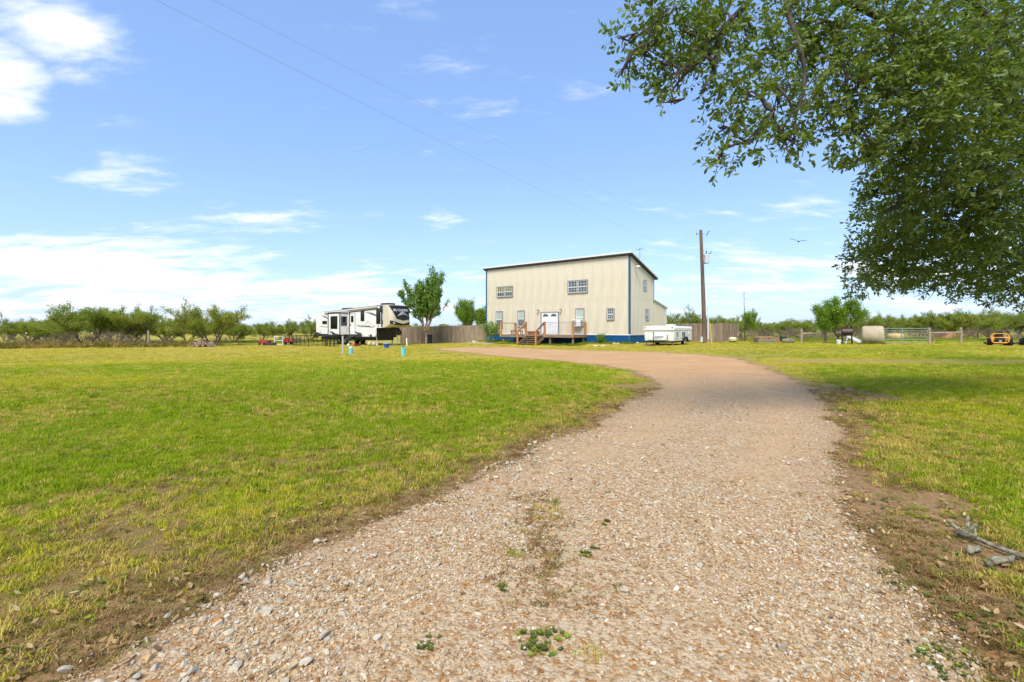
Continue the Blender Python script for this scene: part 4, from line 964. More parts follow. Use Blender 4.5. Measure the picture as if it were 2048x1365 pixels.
for x in (.12, CWD - .12):
    b = MB(); b.lathe([(.12, 0), (.27, 0), (.30, .03), (.30, .17), (.27, .2), (.12, .2)], 18, (x - .1, 2.35, .30), 'x'); w = b.build('wheel', M_TYRE, pc)
    b = MB(); b.lathe([(.14, .205), (.13, .21), (.04, .225)], 14, (x - .1, 2.35, .30), 'x'); b.build('rim', M_WHITE, w)
b = MB(); b.box(.1, .2, -.05, CLN, .30, .40); b.box(CWD - .2, CWD - .1, -.05, CLN, .30, .40); b.box(.1, CWD - .1, -.1, -.01, .30, .395); b.bar((.3, 0, .34), (1.14, -1.5, .36), .07, .08); b.bar((CWD - .3, 0, .34), (1.14, -1.5, .36), .07, .08); b.build('frame', M_RVBLK, pc)
b = MB(); b.lathe([(.03, .08), (.03, .95), (.05, .97), (.05, 1.02), (.0, 1.03)], 8, (1.24, -1.25, .05)); b.lathe([(.09, 0), (.09, .05), (.03, .06)], 8, (1.24, -1.25, .02)); b.build('tongue_jack', M_RVBLK, pc)
for x in (.15, CWD - .15): b = MB(); b.box(x - .03, x + .03, .1, .16, .0, .32); b.build('stabiliser', M_RVGREY, pc)

# ------------------------------------------------------------------ ride-on mowers
M_ORANGE = mat('orange_paint', S(226, 152, 30), 0.4, vary=.1, spec=.5)
def mower(label, px, Yd, rot, paint, dark=False):
    x, y, z = at(px, Yd); m = thing('ride_on_mower', label, 'mower', (x, y, z), rot, 'ride on mowers parked in the grass')
    for sx in (-1, 1):
        q = MB(); q.lathe([(.1, 0), (.24, 0), (.28, .04), (.28, .24), (.24, .28), (.1, .28)], 20, (sx * .50 - .14, .0, .28), 'x'); w = q.build('rear_wheel', M_TYRE, m)
        q = MB(); q.lathe([(.03, 0), (.12, .0), (.14, .03)], 12, (sx * .50 + (.141 if sx > 0 else -.171), 0, .28), 'x'); q.build('rim', paint, w)
        q = MB(); q.lathe([(.04, 0), (.12, 0), (.14, .03), (.14, .12), (.12, .15), (.04, .15)], 14, (sx * .42 - .075, 1.45, .14), 'x'); q.build('caster_wheel', M_TYRE, m)
        q = MB(); q.tube([(sx * .42, 1.45, .18), (sx * .42, 1.42, .42), (sx * .40, .9, .45)], .03, 6); q.build('caster_fork', paint, m)
        q = MB(); q.tube([(sx * .36, .55, .5), (sx * .50, .62, .80), (sx * .58, .7, 1.0), (sx * .40, .8, 1.05)], .02, 6); q.build('steering_lever', M_BLACK, m)
        q = MB(); q.prism([(-.25, .34), (.55, .34), (.6, .58), (.3, .66), (-.15, .62)], lambda y_, z_, d: (d, y_, z_), sx * .35 - .1, sx * .35 + .1); q.build('fender', paint, m, bevel=.03)
    q = MB(); q.prism([(-.72, .4), (.82, .4), (.82, 1.1), (.4, 1.35), (-.4, 1.35), (-.72, 1.1)], lambda x_, y_, z_: (x_, y_, z_), .10, .25); q.build('cutting_deck', M_BLACK if not dark else paint, m, bevel=.03)
    q = MB(); q.box(-.24, .24, .0, 1.3, .28, .38); q.build('chassis', M_BLACK, m)
    q = MB(); q.box(-.26, .26, -.32, .12, .36, .60); q.build('engine', M_RVCHAR, m, bevel=.04)
    q = MB(); q.lathe([(.18, .0), (.18, .08), (.12, .13), (.02, .14)], 14, (0, -.12, .60)); q.build('engine_cover', M_BLACK, m)
    q = MB(); q.tube([(-.30, -.42, .22), (-.40, -.42, .30), (-.45, -.38, .58), (-.40, -.33, .78), (-.28, -.30, .88), (.28, -.30, .88), (.40, -.33, .78), (.45, -.38, .58), (.40, -.42, .30), (.30, -.42, .22), (-.30, -.42, .22)], .042, 8); q.build('engine_guard', paint, m)
    q = MB(); q.tube([(-.42, -.37, .58), (0, -.42, .60), (.42, -.37, .58)], .035, 8); q.build('guard_bar', paint, m)
    q = MB(); q.box(-.22, .22, .25, .68, .62, .72); q.build('seat', M_BLACK, m, bevel=.04)
    q = MB(); q.prism([(-.21, .70), (.21, .70), (.20, .98), (.12, 1.05), (-.12, 1.05), (-.20, .98)], lambda x_, z_, y_: (x_, y_, z_), .17, .26); q.build('seat_back', M_BLACK, m, bevel=.03)
    q = MB(); q.box(-.07, .07, -.46, -.425, .28, .42); q.build('hitch_plate', M_CHROME, m)
    return m
mower('orange and black ride on mower seen from behind under the oak', 1999, 33.0, R(-41), M_ORANGE)
mower('dark ride on mower cut off by the right edge of the picture', 2066, 33.0, R(-40), M_RVCHAR, True)
# ------------------------------------------------------------------ utility pole, wires
M_POLE = mat('creosoted_pole', S(124, 102, 84), .9, col2=S(84, 68, 58), vscale=1.2, stretch=(6, 6, .35), bump=.4)
px_, py_, pz_ = at(1410, 39.3)
pole = thing('utility_pole', 'tall leaning brown utility pole with a small transformer', 'utility pole', (px_, py_, pz_))
TOPX = (1401.5 - 1410) / FPX * 39.3
b = MB(); b.tube([(0, 0, -.2), (TOPX * .25, 0, 2.3), (TOPX * .62, 0, 6.2), (TOPX, 0, 9.72)], [.19, .175, .15, .125], 12); b.build('shaft', M_POLE, pole, smooth=False)
M_GREY = mat('grey_enamel', S(196, 200, 200), .4, vary=.08)
b = MB(); b.lathe([(.05, 0), (.19, .0), (.20, .05), (.20, .72), (.17, .78), (.03, .80)], 14, (TOPX * .8 + .42, -.02, 6.85)); tr_ = b.build('transformer', M_GREY, pole)
b = MB(); b.lathe([(.03, 0), (.055, .06), (.03, .1), (.055, .16), (.025, .28)], 8, (TOPX * .8 + .40, -.02, 7.65)); b.build('bushing', M_RVCHAR, tr_)
b = MB(); b.bar((TOPX * .8 + .1, 0, 6.82), (TOPX * .8 + .65, 0, 6.9), .06, .06); b.build('bracket', M_BLACK, pole)
b = MB(); b.bar((TOPX * .8 + .12, 0, 7.5), (TOPX * .8 + .25, -.02, 7.5), .06, .06); b.build('bracket', M_BLACK, pole)
b = MB(); b.tube([(TOPX * .8 + .62, 0, 7.72), (TOPX * .8 + .80, 0, 7.72), (TOPX * .8 + .82, 0, 7.9)], .035, 6); b.build('lightning_arrester', M_RVCHAR, pole)
b = MB(); b.bar((TOPX - .35, 0, 9.36), (TOPX + .38, 0, 9.36), .03, .03); b.build('cross_arm', M_STEEL, pole)
b = MB(); b.lathe([(.02, 0), (.05, .04), (.03, .08), (.05, .12), (.02, .16)], 8, (TOPX - .36, 0, 9.30)); b.build('insulator', M_RVCHAR, pole)
b = MB(); b.tube([(TOPX + .42, 0, 9.1), (TOPX + .56, 0, 9.35), (TOPX + .66, 0, 9.62), (TOPX + .80, 0, 9.58)], [.02, .035, .035, .015], 6); b.build('fuse_cutout', M_RVCHAR, pole)
b = MB(); b.box(.16, .30, -.12, .02, .35, 2.15); b.build('conduit_box', M_GREY, pole)
b = MB(); b.tube([(.22, -.05, 2.1), (.20, -.05, 3.2)], .03, 6); b.tube([(.22, -.05, .4), (.22, -.05, -.05)], .03, 6); b.build('conduit', M_GREY, pole)
b = MB(); b.box(-.42, -.22, -.1, .06, .12, .55); b.bar((-.32, 0, -.1), (-.32, 0, .12), .06, .06); b.build('meter_box', M_GREY, pole)
M_WIREGREY = mat('grey_cable', S(150, 162, 180), .6)
def wire(name, label, A, B, sag, ext):
    A = Vector(A); B = Vector(B); pts = []
    for i in range(41):
        t_ = ext * i / 40; p = A.lerp(B, t_); p.z -= sag * 4 * (t_ / ext) * (1 - t_ / ext); pts.append(p)
    b = MB(); b.tube(pts, .003, 5); tag(b.build(name, M_WIREGREY), label, 'wire', 'overhead wires')
wire('overhead_wire', 'upper overhead wire running from the pole top', (px_ + TOPX, 39.3, 9.5), (-4.6, 14.9, 9.85), .55, 1.6)
wire('overhead_wire', 'lower overhead wire running from the transformer', (px_ + TOPX * .8, 39.3, 7.3), (-6.58, 9.0, 8.1), .75, 1.5)
b = MB(); x_, y_, z_ = at(1423, 40.2); b.tube([(0, 0, -.1), (-.12, 0, 1.78)], [.055, .045], 8); tag(b.build('yellow_post', mat('faded_yellow', S(206, 182, 92), .7), None, (x_, y_, z_)), 'thin leaning yellow post right of the utility pole', 'post')

# ------------------------------------------------------------------ board fences
M_FENCE = mat('grey_fence_board', S(156, 138, 116), .9, col2=S(130, 112, 94), vscale=1.6, stretch=(5, 5, .6), bump=.3)
M_FENCE2 = mat('grey_fence_board_darker', S(142, 124, 104), .9, col2=S(116, 100, 84), vscale=1.6, stretch=(5, 5, .6), bump=.3)
def board_fence(name, label, pts, h):
    f = thing(name, label, 'fence', (pts[0][0], pts[0][1], 0)); O = Vector((pts[0][0], pts[0][1], 0)); pk = [MB(), MB()]; r = random.Random(5)
    for (x0, y0), (x1, y1) in zip(pts[:-1], pts[1:]):
        L = math.hypot(x1 - x0, y1 - y0); n = int(L / .145); dx, dy = (x1 - x0) / L, (y1 - y0) / L; nxp = (-dy, dx)
        for i in range(n):
            s = i * .145; x = x0 + dx * s; y = y0 + dy * s; g = gz(x, y); e = r.uniform(-.008, .008)
            a = Vector((x, y, 0)) - O; hh = h + r.uniform(-.02, .02)
            b_ = pk[r.random() < .35]; o1 = Vector((nxp[0] * (.0 + e), nxp[1] * (.0 + e), 0)); o2 = Vector((nxp[0] * (.018 + e), nxp[1] * (.018 + e), 0)); w_ = Vector((dx * .138, dy * .138, 0))
            lo = Vector((0, 0, g + .03)); hi = Vector((0, 0, g + hh))
            b_.add([a + o1 + lo, a + w_ + o1 + lo, a + w_ + o2 + lo, a + o2 + lo, a + o1 + hi, a + w_ + o1 + hi, a + w_ + o2 + hi, a + o2 + hi], [(3, 2, 1, 0), (4, 5, 6, 7), (0, 1, 5, 4), (1, 2, 6, 5), (2, 3, 7, 6), (3, 0, 4, 7)])
        k = max(2, int(L / 2.4) + 1)
        for i in range(k):
            s = L * i / (k - 1); x = x0 + dx * s; y = y0 + dy * s; q = MB(); q.box(-.045, .045, -.045, .045, gz(x, y) - .1, gz(x, y) + h + .03)
            sgn = -1 if nxp[1] > 0 else 1
            q.build('post', M_FENCE, f, (x - O.x - nxp[0] * .06, y - O.y - nxp[1] * .06, 0), (0, 0, math.atan2(dy, dx)))
        for z in (.35, .95, 1.55):
            q = MB(); q.bar((x0 - O.x + nxp[0] * .05, y0 - O.y + nxp[1] * .05, gz(x0, y0) + z), (x1 - O.x + nxp[0] * .05, y1 - O.y + nxp[1] * .05, gz(x1, y1) + z), .035, .085); q.build('rail', M_FENCE2, f)
    for b_, m_ in zip(pk, (M_FENCE, M_FENCE2)): tag(b_.build('pickets', m_, f), kind='stuff')
def gpt(px, Y): return ((px - CX) / FPX * Y, Y)
board_fence('board_fence', 'grey board fence between the trailer and the house', [gpt(802, 50.6), gpt(974, 48.6)], 1.83)
board_fence('board_fence', 'grey board fence behind the utility pole right of the house', [gpt(1338, 46.8), gpt(1443, 43.9), gpt(1475, 47.5)], 1.78)

# ------------------------------------------------------------------ wire fences, gate, posts
M_POST = mat('old_cedar_post', S(174, 156, 130), .95, col2=S(136, 118, 98), vscale=3, stretch=(4, 4, .6), bump=.5)
M_TPOST = mat('rusty_steel_post', S(92, 62, 48), .8, vary=.3, vscale=8)
M_CAP = mat('white_cap', S(236, 234, 228), .5)
def tpost(label, px, Y, h, cap=True):
    x, y, z = at(px, Y); t = thing('fence_post', label, 'fence post', (x, y, z), 0, 'wire fence posts')
    b = MB(); b.box(-.022, .022, -.005, .005, -.1, h); b.box(-.005, .005, .006, .045, -.1, h); b.build('stake', M_TPOST, t)
    if cap: b = MB(); b.lathe([(.03, 0), (.045, .02), (.045, .08), (.02, .11)], 8, (0, .01, h - .03)); b.build('cap', M_CAP, t)
    return (x, y, z)
def wpost(label, px, Y, h, r=.09):
    x, y, z = at(px, Y); b = MB(); b.tube([(0, 0, -.2), (.01, 0, h * .5), (-.01, 0, h)], [r, r * .95, r * .88], 9); o = b.build('wooden_post', M_POST, None, (x, y, z)); tag(o, label, 'fence post', 'round wooden fence posts'); return (x, y, z)
L1 = [tpost('white capped rusty post at the far left below the bare brush', 52, 38.0, 1.2), tpost('white capped rusty post left of the thick wooden post', 184, 40.0, 1.2), wpost('thick wooden post in the left wire fence', 297, 41.0, 1.45, .11), tpost('white capped rusty post right of the rock pile', 477, 47.0, 1.15)]
fw = MB(); L1 = [at(-140, 36.0)] + L1 + [at(560, 50.0)]
for a, c in zip(L1[:-1], L1[1:]):
    for h in (.3, .65, 1.0): fw.tube([(a[0], a[1], a[2] + h), (c[0], c[1], c[2] + h)], .006, 4, cap=False)
tag(fw.build('fence_wire', M_WIRE), 'thin wires strung along the left fence posts', 'wire')
R1 = []
for lab, px, Y, h in (('wooden post left of the pale rail right of the pallets', 1603, 40.0, 1.25), ('wooden post at the right end of the pale rail near the small tree', 1650, 40.2, 1.2), ('stout wooden gate post right of the metal gate', 1859, 38.0, 1.35), ('stout wooden post at the right end of the rail by the gate', 1922, 40.2, 1.35)): R1.append(wpost(lab, px, Y, h, .11))
M_RAIL = mat('pale_rail', S(186, 172, 152), .85, vary=.2, vscale=3)
for (a, c, za, lab) in ((R1[0], R1[1], .84, 'pale wooden rail between the two posts by the small tree'), (R1[2], R1[3], .92, 'pale wooden rail joining the two stout posts right of the gate')):
    b = MB(); b.tube([(a[0], a[1] - .03, a[2] + za), (c[0], c[1] - .03, c[2] + za)], .045, 7); tag(b.build('fence_rail', M_RAIL), lab, 'rail')
b = MB(); b.tube([(R1[2][0] + .3, R1[2][1], R1[2][2] + .03), (R1[2][0] + 1.3, R1[2][1] + .8, R1[2][2] + .45)], .02, 5); tag(b.build('brace_pole', M_POST), 'thin brace pole leaning in the grass right of the gate post', 'pole')
fw = MB()
for A, B in ((at(1478, 41.5), R1[0]), (R1[0], R1[1]), (R1[1], at(1724, 38.6)), (R1[2], R1[3]), (R1[3], at(2140, 40.0))):
    for h in (.35, .7, 1.0): fw.tube([(A[0], A[1], A[2] + h), (B[0], B[1], B[2] + h)], .007, 4, cap=False)
tag(fw.build('fence_wire', M_WIRE), 'thin wires strung along the right fence posts', 'wire')
M_GATE = mat('green_grey_pipe', S(150, 166, 156), .5, .2, vary=.1)
ga = Vector(at(1730, 38.4)); gb = Vector(at(1856, 37.9)); gd = (gb - ga); gl = Vector((gd.x, gd.y, 0)).length
gate = thing('pipe_gate', 'pale green metal pipe gate between the hay bale and the post', 'gate', ga, math.atan2(gd.y, gd.x))
b = MB(); b.tube([(0, 0, .12), (0, 0, 1.18), (.06, 0, 1.27), (gl - .1, 0, 1.27), (gl - .03, 0, 1.18), (gl - .03, 0, .12), (0, 0, .12)], .026, 7); b.build('frame', M_GATE, gate)
for z in (.36, .62, .88, 1.07): b = MB(); b.tube([(0, 0, z), (gl - .03, 0, z)], .02, 6); b.build('bar', M_GATE, gate)
for f_ in (.21, .59): b = MB(); b.box(gl * f_ - .025, gl * f_ + .025, -.03, .03, .12, 1.27); b.build('stay', M_GATE, gate)

# ------------------------------------------------------------------ hay bale, grill, oddments on the right
def hay_mat():
    m = bpy.data.materials.new('net_wrapped_hay'); m.use_nodes = True; T = NT(m.node_tree); bs = T.n['Principled BSDF']; co = T.node('ShaderNodeTexCoord').outputs['Object']
    mp = T.node('ShaderNodeMapping'); mp.inputs['Scale'].default_value = (14, 2, 2); T.l.new(co, mp.inputs['Vector'])
    n1 = T.noise(mp.outputs[0], 3, 6, .65); n2 = T.noise(co, 2.0, 4, .6)
    c = T.mix(T.ramp(n1, .3, .7), S(190, 176, 146) + (1,), S(162, 146, 116) + (1,)); c = T.mix(T.ramp(n2, .4, .7, 0, .6), c, S(194, 174, 152) + (1,))
    T.l.new(c, bs.inputs['Base Color']); bs.inputs['Roughness'].default_value = .95; T.l.new(T.bump(n1, .6, .04), bs.inputs['Normal']); return m
x_, y_, z_ = at(1745.5, 37.0); b = MB(); HL = 1.42; HR = .76
b.lathe([(.0, -HL / 2), (.45, -HL / 2 - .01), (HR - .06, -HL / 2 + .03), (HR, -HL / 2 + .14), (HR + .012, 0), (HR, HL / 2 - .14), (HR - .06, HL / 2 - .03), (.45, HL / 2 + .01), (0, HL / 2)], 36, (0, 0, HR * .94), 'x')
bale = b.build('hay_bale', hay_mat(), None, (x_, y_, z_), (0, 0, R(-37)), smooth=True); tag(bale, 'round tan hay bale standing left of the metal gate', 'hay bale')
M_MAROON = mat('maroon_enamel', S(74, 44, 46), .4, vary=.2)
x_, y_, z_ = at(1694, 36.5); gr = thing('barrel_grill', 'dark maroon barrel barbecue grill on four legs by the slide', 'grill', (x_, y_, z_), R(-30)); gr.scale = (1.2, 1.2, 1.25)
b = MB(); b.lathe([(.0, -.32), (.2, -.32), (.24, -.28), (.24, .28), (.2, .32), (0, .32)], 16, (0, 0, .78), 'x'); b.build('barrel', M_MAROON, gr, smooth=False)
b = MB(); b.tube([(.25, .1, .95), (.25, .1, 1.22)], .05, 8); b.build('chimney', M_BLACK, gr)
b = MB(); b.box(-.62, -.33, -.15, .15, .76, .79); b.build('side_shelf', M_RAIL, gr)
b = MB(); b.bar((-.2, -.27, .80), (.2, -.27, .80), .025, .025); b.build('handle', M_STEEL, gr)
for sx in (-.25, .25):
    for sy in (-.17, .17): b = MB(); b.bar((sx, sy, .62), (sx * 1.1, sy * 1.2, 0), .04, .04); b.build('leg', M_BLACK, gr)
b = MB(); b.box(-.25, .25, -.16, .16, .24, .27); b.build('bottom_shelf', M_BLACK, gr)
x_, y_, z_ = at(1704, 37.6); sdm = mat('white_plastic', S(220, 226, 230), .4, vary=.05)
sl_ = thing('play_slide', 'white plastic slide lying in the grass behind the grill', 'slide', (x_, y_, z_), R(-30))
b = MB(); b.prism([(-.35, .62), (-.25, .72), (.55, .22), (1.05, .04), (1.05, .0), (.5, .10), (-.3, .56)], lambda x, z, d: (x, d, z), -.2, .2); b.build('chute', sdm, sl_)
for d in (-.23, .2): b = MB(); b.prism([(-.35, .62), (-.25, .80), (.55, .32), (1.05, .12), (1.05, .0), (.5, .08), (-.3, .54)], lambda x, z, dd: (x, dd, z), d, d + .03); b.build('side_wall', sdm, sl_)
b = MB(); b.bar((-.3, -.18, .6), (-.45, -.2, 0), .06, .06); b.build('leg', sdm, sl_)
b = MB(); b.bar((-.3, .18, .6), (-.45, .2, 0), .06, .06); b.build('leg', sdm, sl_)
x_, y_, z_ = at(1677, 36.2); b = MB(); b.lathe([(.10, 0), (.145, .0), (.165, .32), (.16, .36), (.14, .36), (.13, .05)], 16); tag(b.build('bucket', M_WHITE, None, (x_, y_, z_), (R(8), 0, 0)), 'dirty white bucket in the grass left of the grill', 'bucket')
x_, y_, z_ = at(1465.5, 41.0); tb = thing('sandbox_tub', 'small cream lidded tub against the right board fence end', 'tub', (x_, y_, z_), 0)
b = MB(); b.lathe([(.30, .16), (.33, .18), (.34, .30), (.30, .34)], 16); b.build('tub', mat('cream_plastic', S(222, 196, 140), .5, vary=.1), tb)
b = MB(); b.lathe([(.35, .342), (.34, .38), (.22, .47), (.04, .50)], 16); b.build('lid', mat('cream_plastic_light', S(232, 214, 168), .5), tb)
for a_ in (0.3, 2.4, 4.5): b = MB(); b.box(-.05, .05, -.05, .05, 0, .16); b.build('foot', M_BLACK, tb, (.2 * math.cos(a_), .2 * math.sin(a_), 0))
# pallets with firewood, barrel, log
x_, y_, z_ = at(1529, 39.8); M_PAL = mat('grey_pallet', S(168, 150, 130), .9, vary=.25, vscale=4)
for k in range(2):
    p_ = thing('wooden_pallet', ('lower grey pallet of the two stacked right of the fence', 'upper grey pallet of the two, under the split wood')[k], 'pallet', (x_, y_, z_ + k * .205), R(-6), 'stacked pallets'); p_.scale = (1.2, 1.0, 1.25)
    for yy in (-.5, 0, .5): b = MB(); b.box(-.62, .62, yy - .04, yy + .04, .022, .12); b.build('stringer', M_PAL, p_)
    for i in range(7): b = MB(); b.box(-.6 + i * .185, -.48 + i * .185, -.58, .58, .121, .14); b.build('slat', M_PAL, p_)
    for i in range(3): b = MB(); b.box(-.6 + i * .55, -.48 + i * .55, -.58, .58, .002, .021); b.build('slat', M_PAL, p_)
M_SPLIT = mat('split_firewood', S(168, 130, 84), .9, vary=.3, vscale=5)
for i in range(9):
    b = MB(); r_ = .06 + .02 * (i % 3); b.tube([(-.3, 0, 0), (.3, .02, .01)], r_, 5 + i % 2); tag(b.build('firewood_log', M_SPLIT, None, (x_ - .56 + .14 * i, y_ - .2 + .14 * (i % 3), z_ + .385 + r_ * .9), (0, 0, R(80 + 7 * (i % 4)))), 'split tan firewood log, %s on the stacked pallets' % ('leftmost', 'second from the left', 'third from the left', 'fourth from the left', 'middle one', 'fourth from the right', 'third from the right', 'second from the right', 'rightmost')[i], 'log', 'firewood on the pallets')
x_, y_, z_ = at(1550, 39.9)
for i, (dx, dz) in enumerate(((0, .14), (.22, .12), (.1, .34))):
    b = MB(); b.tube([(0, -.25, 0), (0, .25, 0)], .13, 9); tag(b.build('firewood_log', M_SPLIT, None, (x_ + dx, y_, z_ + dz), (0, 0, R(10))), ('left end log', 'right end log', 'top log')[i] + ' of the little pile between pallets and barrel', 'log', 'log pile beside the barrel')
x_, y_, z_ = at(1566.5, 40.2); b = MB(); b.lathe([(.24, 0), (.27, .02), (.27, .27), (.285, .29), (.27, .31), (.27, .55), (.26, .58), (.2, .58), (.2, .5)], 18); tag(b.build('steel_drum', mat('dark_green_drum', S(52, 62, 56), .6, vary=.2), None, (x_, y_, z_)), 'dark green half drum standing between log pile and stump', 'drum')
x_, y_, z_ = at(1577, 39.0); b = MB(); b.tube([(-.45, 0, 0), (0, .02, .02), (.42, 0, -.01)], [.19, .21, .20], 12); tag(b.build('fallen_log', mat('grey_bark', S(150, 134, 110), .95, col2=S(104, 92, 78), vscale=5, stretch=(.6, 3, 3), bump=.5), None, (x_, y_, z_ + .18), (0, 0, R(-38))), 'short thick grey log lying right of the drum', 'log')
# goat-like clutter is left out; hay heap far behind the gate
x_, y_, z_ = at(1890, 58.0); b = MB(); b.lathe([(1.3, 0), (1.25, .25), (1.0, .65), (.6, .98), (.2, 1.12), (.02, 1.14)], 18); tag(b.build('hay_heap', mat('orange_hay', S(196, 142, 92), .95, col2=S(166, 122, 76), vscale=4, bump=.6, bscale=14), None, (x_, y_, z_), smooth=True), 'orange brown hay heap among the brush behind the gate', 'hay')
x_, y_, z_ = at(1791, 52.0); b = MB(); b.lathe([(.6, 0), (.75, .2), (.75, .55), (.6, .7), (.02, .74)], 16); tag(b.build('hay_heap', mat('pale_hay', S(206, 178, 120), .95, vary=.2, bump=.5), None, (x_, y_, z_), smooth=True), 'pale hay mound seen through the gate bars', 'hay')

# ------------------------------------------------------------------ bird
def bird():
    x, Y = (1597 - CX) / FPX * 62, 62; z = CAM_H + (HY - 483.5) / FPX * 62
    b = MB(); b.lathe([(.01, -.36), (.06, -.30), (.10, -.1), (.11, .1), (.07, .27), (.045, .34), (.06, .40), (.03, .47), (.008, .53)], 10, (0, 0, 0), 'y')
    for sx, up in ((-1, -.10), (1, .48)):
        st = [(0.06, .18, -.22, .02), (.30, .26, -.26, .10 + up * .30), (.62, .20, -.25, .10 + up * .75), (.80, .08, -.24, .05 + up * 1.0), (.92, -.05, -.18, .0 + up * 1.08)]
        k = len(b.v); V = []
        for s_, f_, r_, h_ in st: V += [(sx * s_, f_, h_ + .03), (sx * s_, r_, h_), (sx * s_, r_, h_ - .03), (sx * s_, f_, h_ - .03)]
        F = []
        for i in range(4):
            for j in range(4): F.append((i * 4 + j, i * 4 + (j + 1) % 4, (i + 1) * 4 + (j + 1) % 4, (i + 1) * 4 + j))
        b.add(V, F)
    b.add([(-.05, -.3, .01), (.05, -.3, .01), (.11, -.56, .0), (-.11, -.56, .0), (-.05, -.3, -.01), (.05, -.3, -.01), (.11, -.56, -.012), (-.11, -.56, -.012)], [(0, 1, 2, 3), (7, 6, 5, 4), (0, 4, 5, 1), (1, 5, 6, 2), (2, 6, 7, 3), (3, 7, 4, 0)])
    tag(b.build('bird', mat('black_feathers', S(30, 28, 28), .8), None, (x, Y, z), (R(-12), R(6), R(150))), 'dark soaring bird with spread wings in the sky right of the pole', 'bird')
bird()

# ------------------------------------------------------------------ oddments on the left lawn
M_TEAL = mat('teal_plastic', S(112, 196, 190), .45, vary=.06)
def septic(label, px, Y, top=None):
    x, y, z = at(px, Y); t = thing('teal_riser_pipe', label, 'pipe', (x, y, z), 0, 'teal riser pipes in the lawn')
    b = MB(); b.lathe([(.10, -.05), (.115, .0), (.115, .38), (.10, .40)], 16); b.build('pipe', M_TEAL, t)
    b = MB(); b.lathe([(.12, .401), (.12, .43), (.10, .45), (.02, .455)], 16); b.build('cap', M_CAP if not top else M_TEAL, t)
    if top: b = MB(); b.lathe([(.04, .456), (.04, .50), (.02, .53)], 10); b.build('knob', M_TPOST, t)
septic('teal pipe stub in the lawn nearest the grey post', 701.5, 27.3); septic('teal pipe stub with a dark knob right of the blue tub', 806.5, 23.5, 1)
x_, y_, z_ = at(686, 28.2); b = MB(); b.tube([(0, 0, -.1), (-.02, 0, 1.12)], .055, 8); tag(b.build('grey_post', mat('pale_grey_pipe', S(186, 182, 168), .6), None, (x_, y_, z_)), 'pale grey upright pipe in the lawn before the trailer steps', 'post')
x_, y_, z_ = at(773, 38.5); tb = thing('blue_tub', 'blue plastic tub in front of the trailer nose', 'tub', (x_, y_, z_))
b = MB(); b.lathe([(.16, 0), (.18, .0), (.24, .34), (.25, .36)], 16); b.build('body', mat('blue_plastic', S(34, 78, 168), .5), tb)
b = MB(); b.lathe([(.265, .361), (.265, .385), (.22, .40)], 16); b.build('rim', mat('pale_blue_plastic', S(178, 196, 220), .5), tb)
x_, y_, z_ = at(814, 42.5); b = MB(); b.tube([(0, 0, -.1), (-.04, 0, .72)], .06, 8); tag(b.build('white_post', M_CAP, None, (x_, y_, z_)), 'short white post in the grass right of the trailer nose', 'post')
x_, y_, z_ = at(859, 48.0); wb = thing('wheelie_bin', 'dark bin by the fence right of the tree trunk', 'bin', (x_, y_, z_))
b = MB(); b.prism([(-.22, .05), (.22, .05), (.27, .88), (-.27, .88)], lambda x, zz, d: (x, d, zz), -.25, .25); b.build('body', mat('dark_blue_grey_plastic', S(40, 50, 60), .5), wb, bevel=.03)
b = MB(); b.box(-.30, .30, -.30, .28, .885, .94); b.build('lid', M_BLACK, wb, bevel=.03)
for sx in (-.2, .2): b = MB(); b.lathe([(.02, 0), (.08, 0), (.08, .05), (.02, .05)], 12, (sx - .025, .22, .08), 'x'); b.build('wheel', M_TYRE, wb)
# red wagon / cart, planter frame
M_REDP = mat('red_paint', S(158, 54, 56), .45, vary=.15)
x_, y_, z_ = at(530, 44.5); cart = thing('red_garden_cart', 'low red garden cart left of the white frame', 'cart', (x_, y_, z_), R(-12)); cart.scale = (.8, .8, .85)
b = MB(); b.prism([(-.62, .22), (.55, .22), (.72, .56), (-.70, .56)], lambda x, zz, d: (x, d, zz), -.35, .35); b.build('tray', M_REDP, cart, bevel=.03)
for sx in (-.45, .45):
    for sy in (-.4, .34): b = MB(); b.lathe([(.03, 0), (.15, 0), (.16, .03), (.15, .06), (.03, .06)], 14, (sx, sy, .16), 'y'); b.build('wheel', M_TYRE, cart)
b = MB(); b.tube([(-.62, 0, .3), (-.72, 0, .5), (-.60, 0, .95)], .025, 6); b.build('handle', M_REDP, cart)
x_, y_, z_ = at(542, 44.0); pb = thing('dark_planter', 'low dark planter trough below the white frame', 'planter', (x_, y_, z_), R(-8))
b = MB(); b.box(-.45, .45, -.2, .2, 0, .25); b.build('trough', M_RVCHAR, pb, bevel=.02)
b = MB(); b.box(-.42, .42, -.17, .17, .251, .27); b.build('soil', mat('soil', S(84, 66, 48), .95), pb)
x_, y_, z_ = at(557, 44.8); fr = thing('pipe_trellis', 'open white pipe frame between red cart and dark crate', 'frame', (x_, y_, z_), R(-8))
for p, q in (((-.42, 0, 0), (-.42, 0, .88)), ((.42, 0, 0), (.42, 0, .88)), ((-.42, 0, .88), (.42, 0, .88)), ((-.42, 0, .05), (.42, 0, .05)), ((-.42, 0, .45), (.42, 0, .45))):
    b = MB(); b.bar(p, q, .045, .045, up=(0, 1, 0)); b.build('bar', M_CAP, fr)
x_, y_, z_ = at(574, 45.6); ck = thing('black_wire_crate', 'black wire crate with dark cover behind the white frame', 'crate', (x_, y_, z_), R(-8))
b = MB(); b.box(-.42, .42, -.3, .3, .86, .92); b.build('cover', M_RVCHAR, ck); b = MB()
for sx in (-.4, .4):
    for sy in (-.28, .28): b.bar((sx, sy, 0), (sx, sy, .86), .03, .03)
b.bar((-.4, -.28, .05), (.4, -.28, .05), .025, .025); b.bar((-.4, .28, .05), (.4, .28, .05), .025, .025); b.build('frame', M_BLACK, ck)
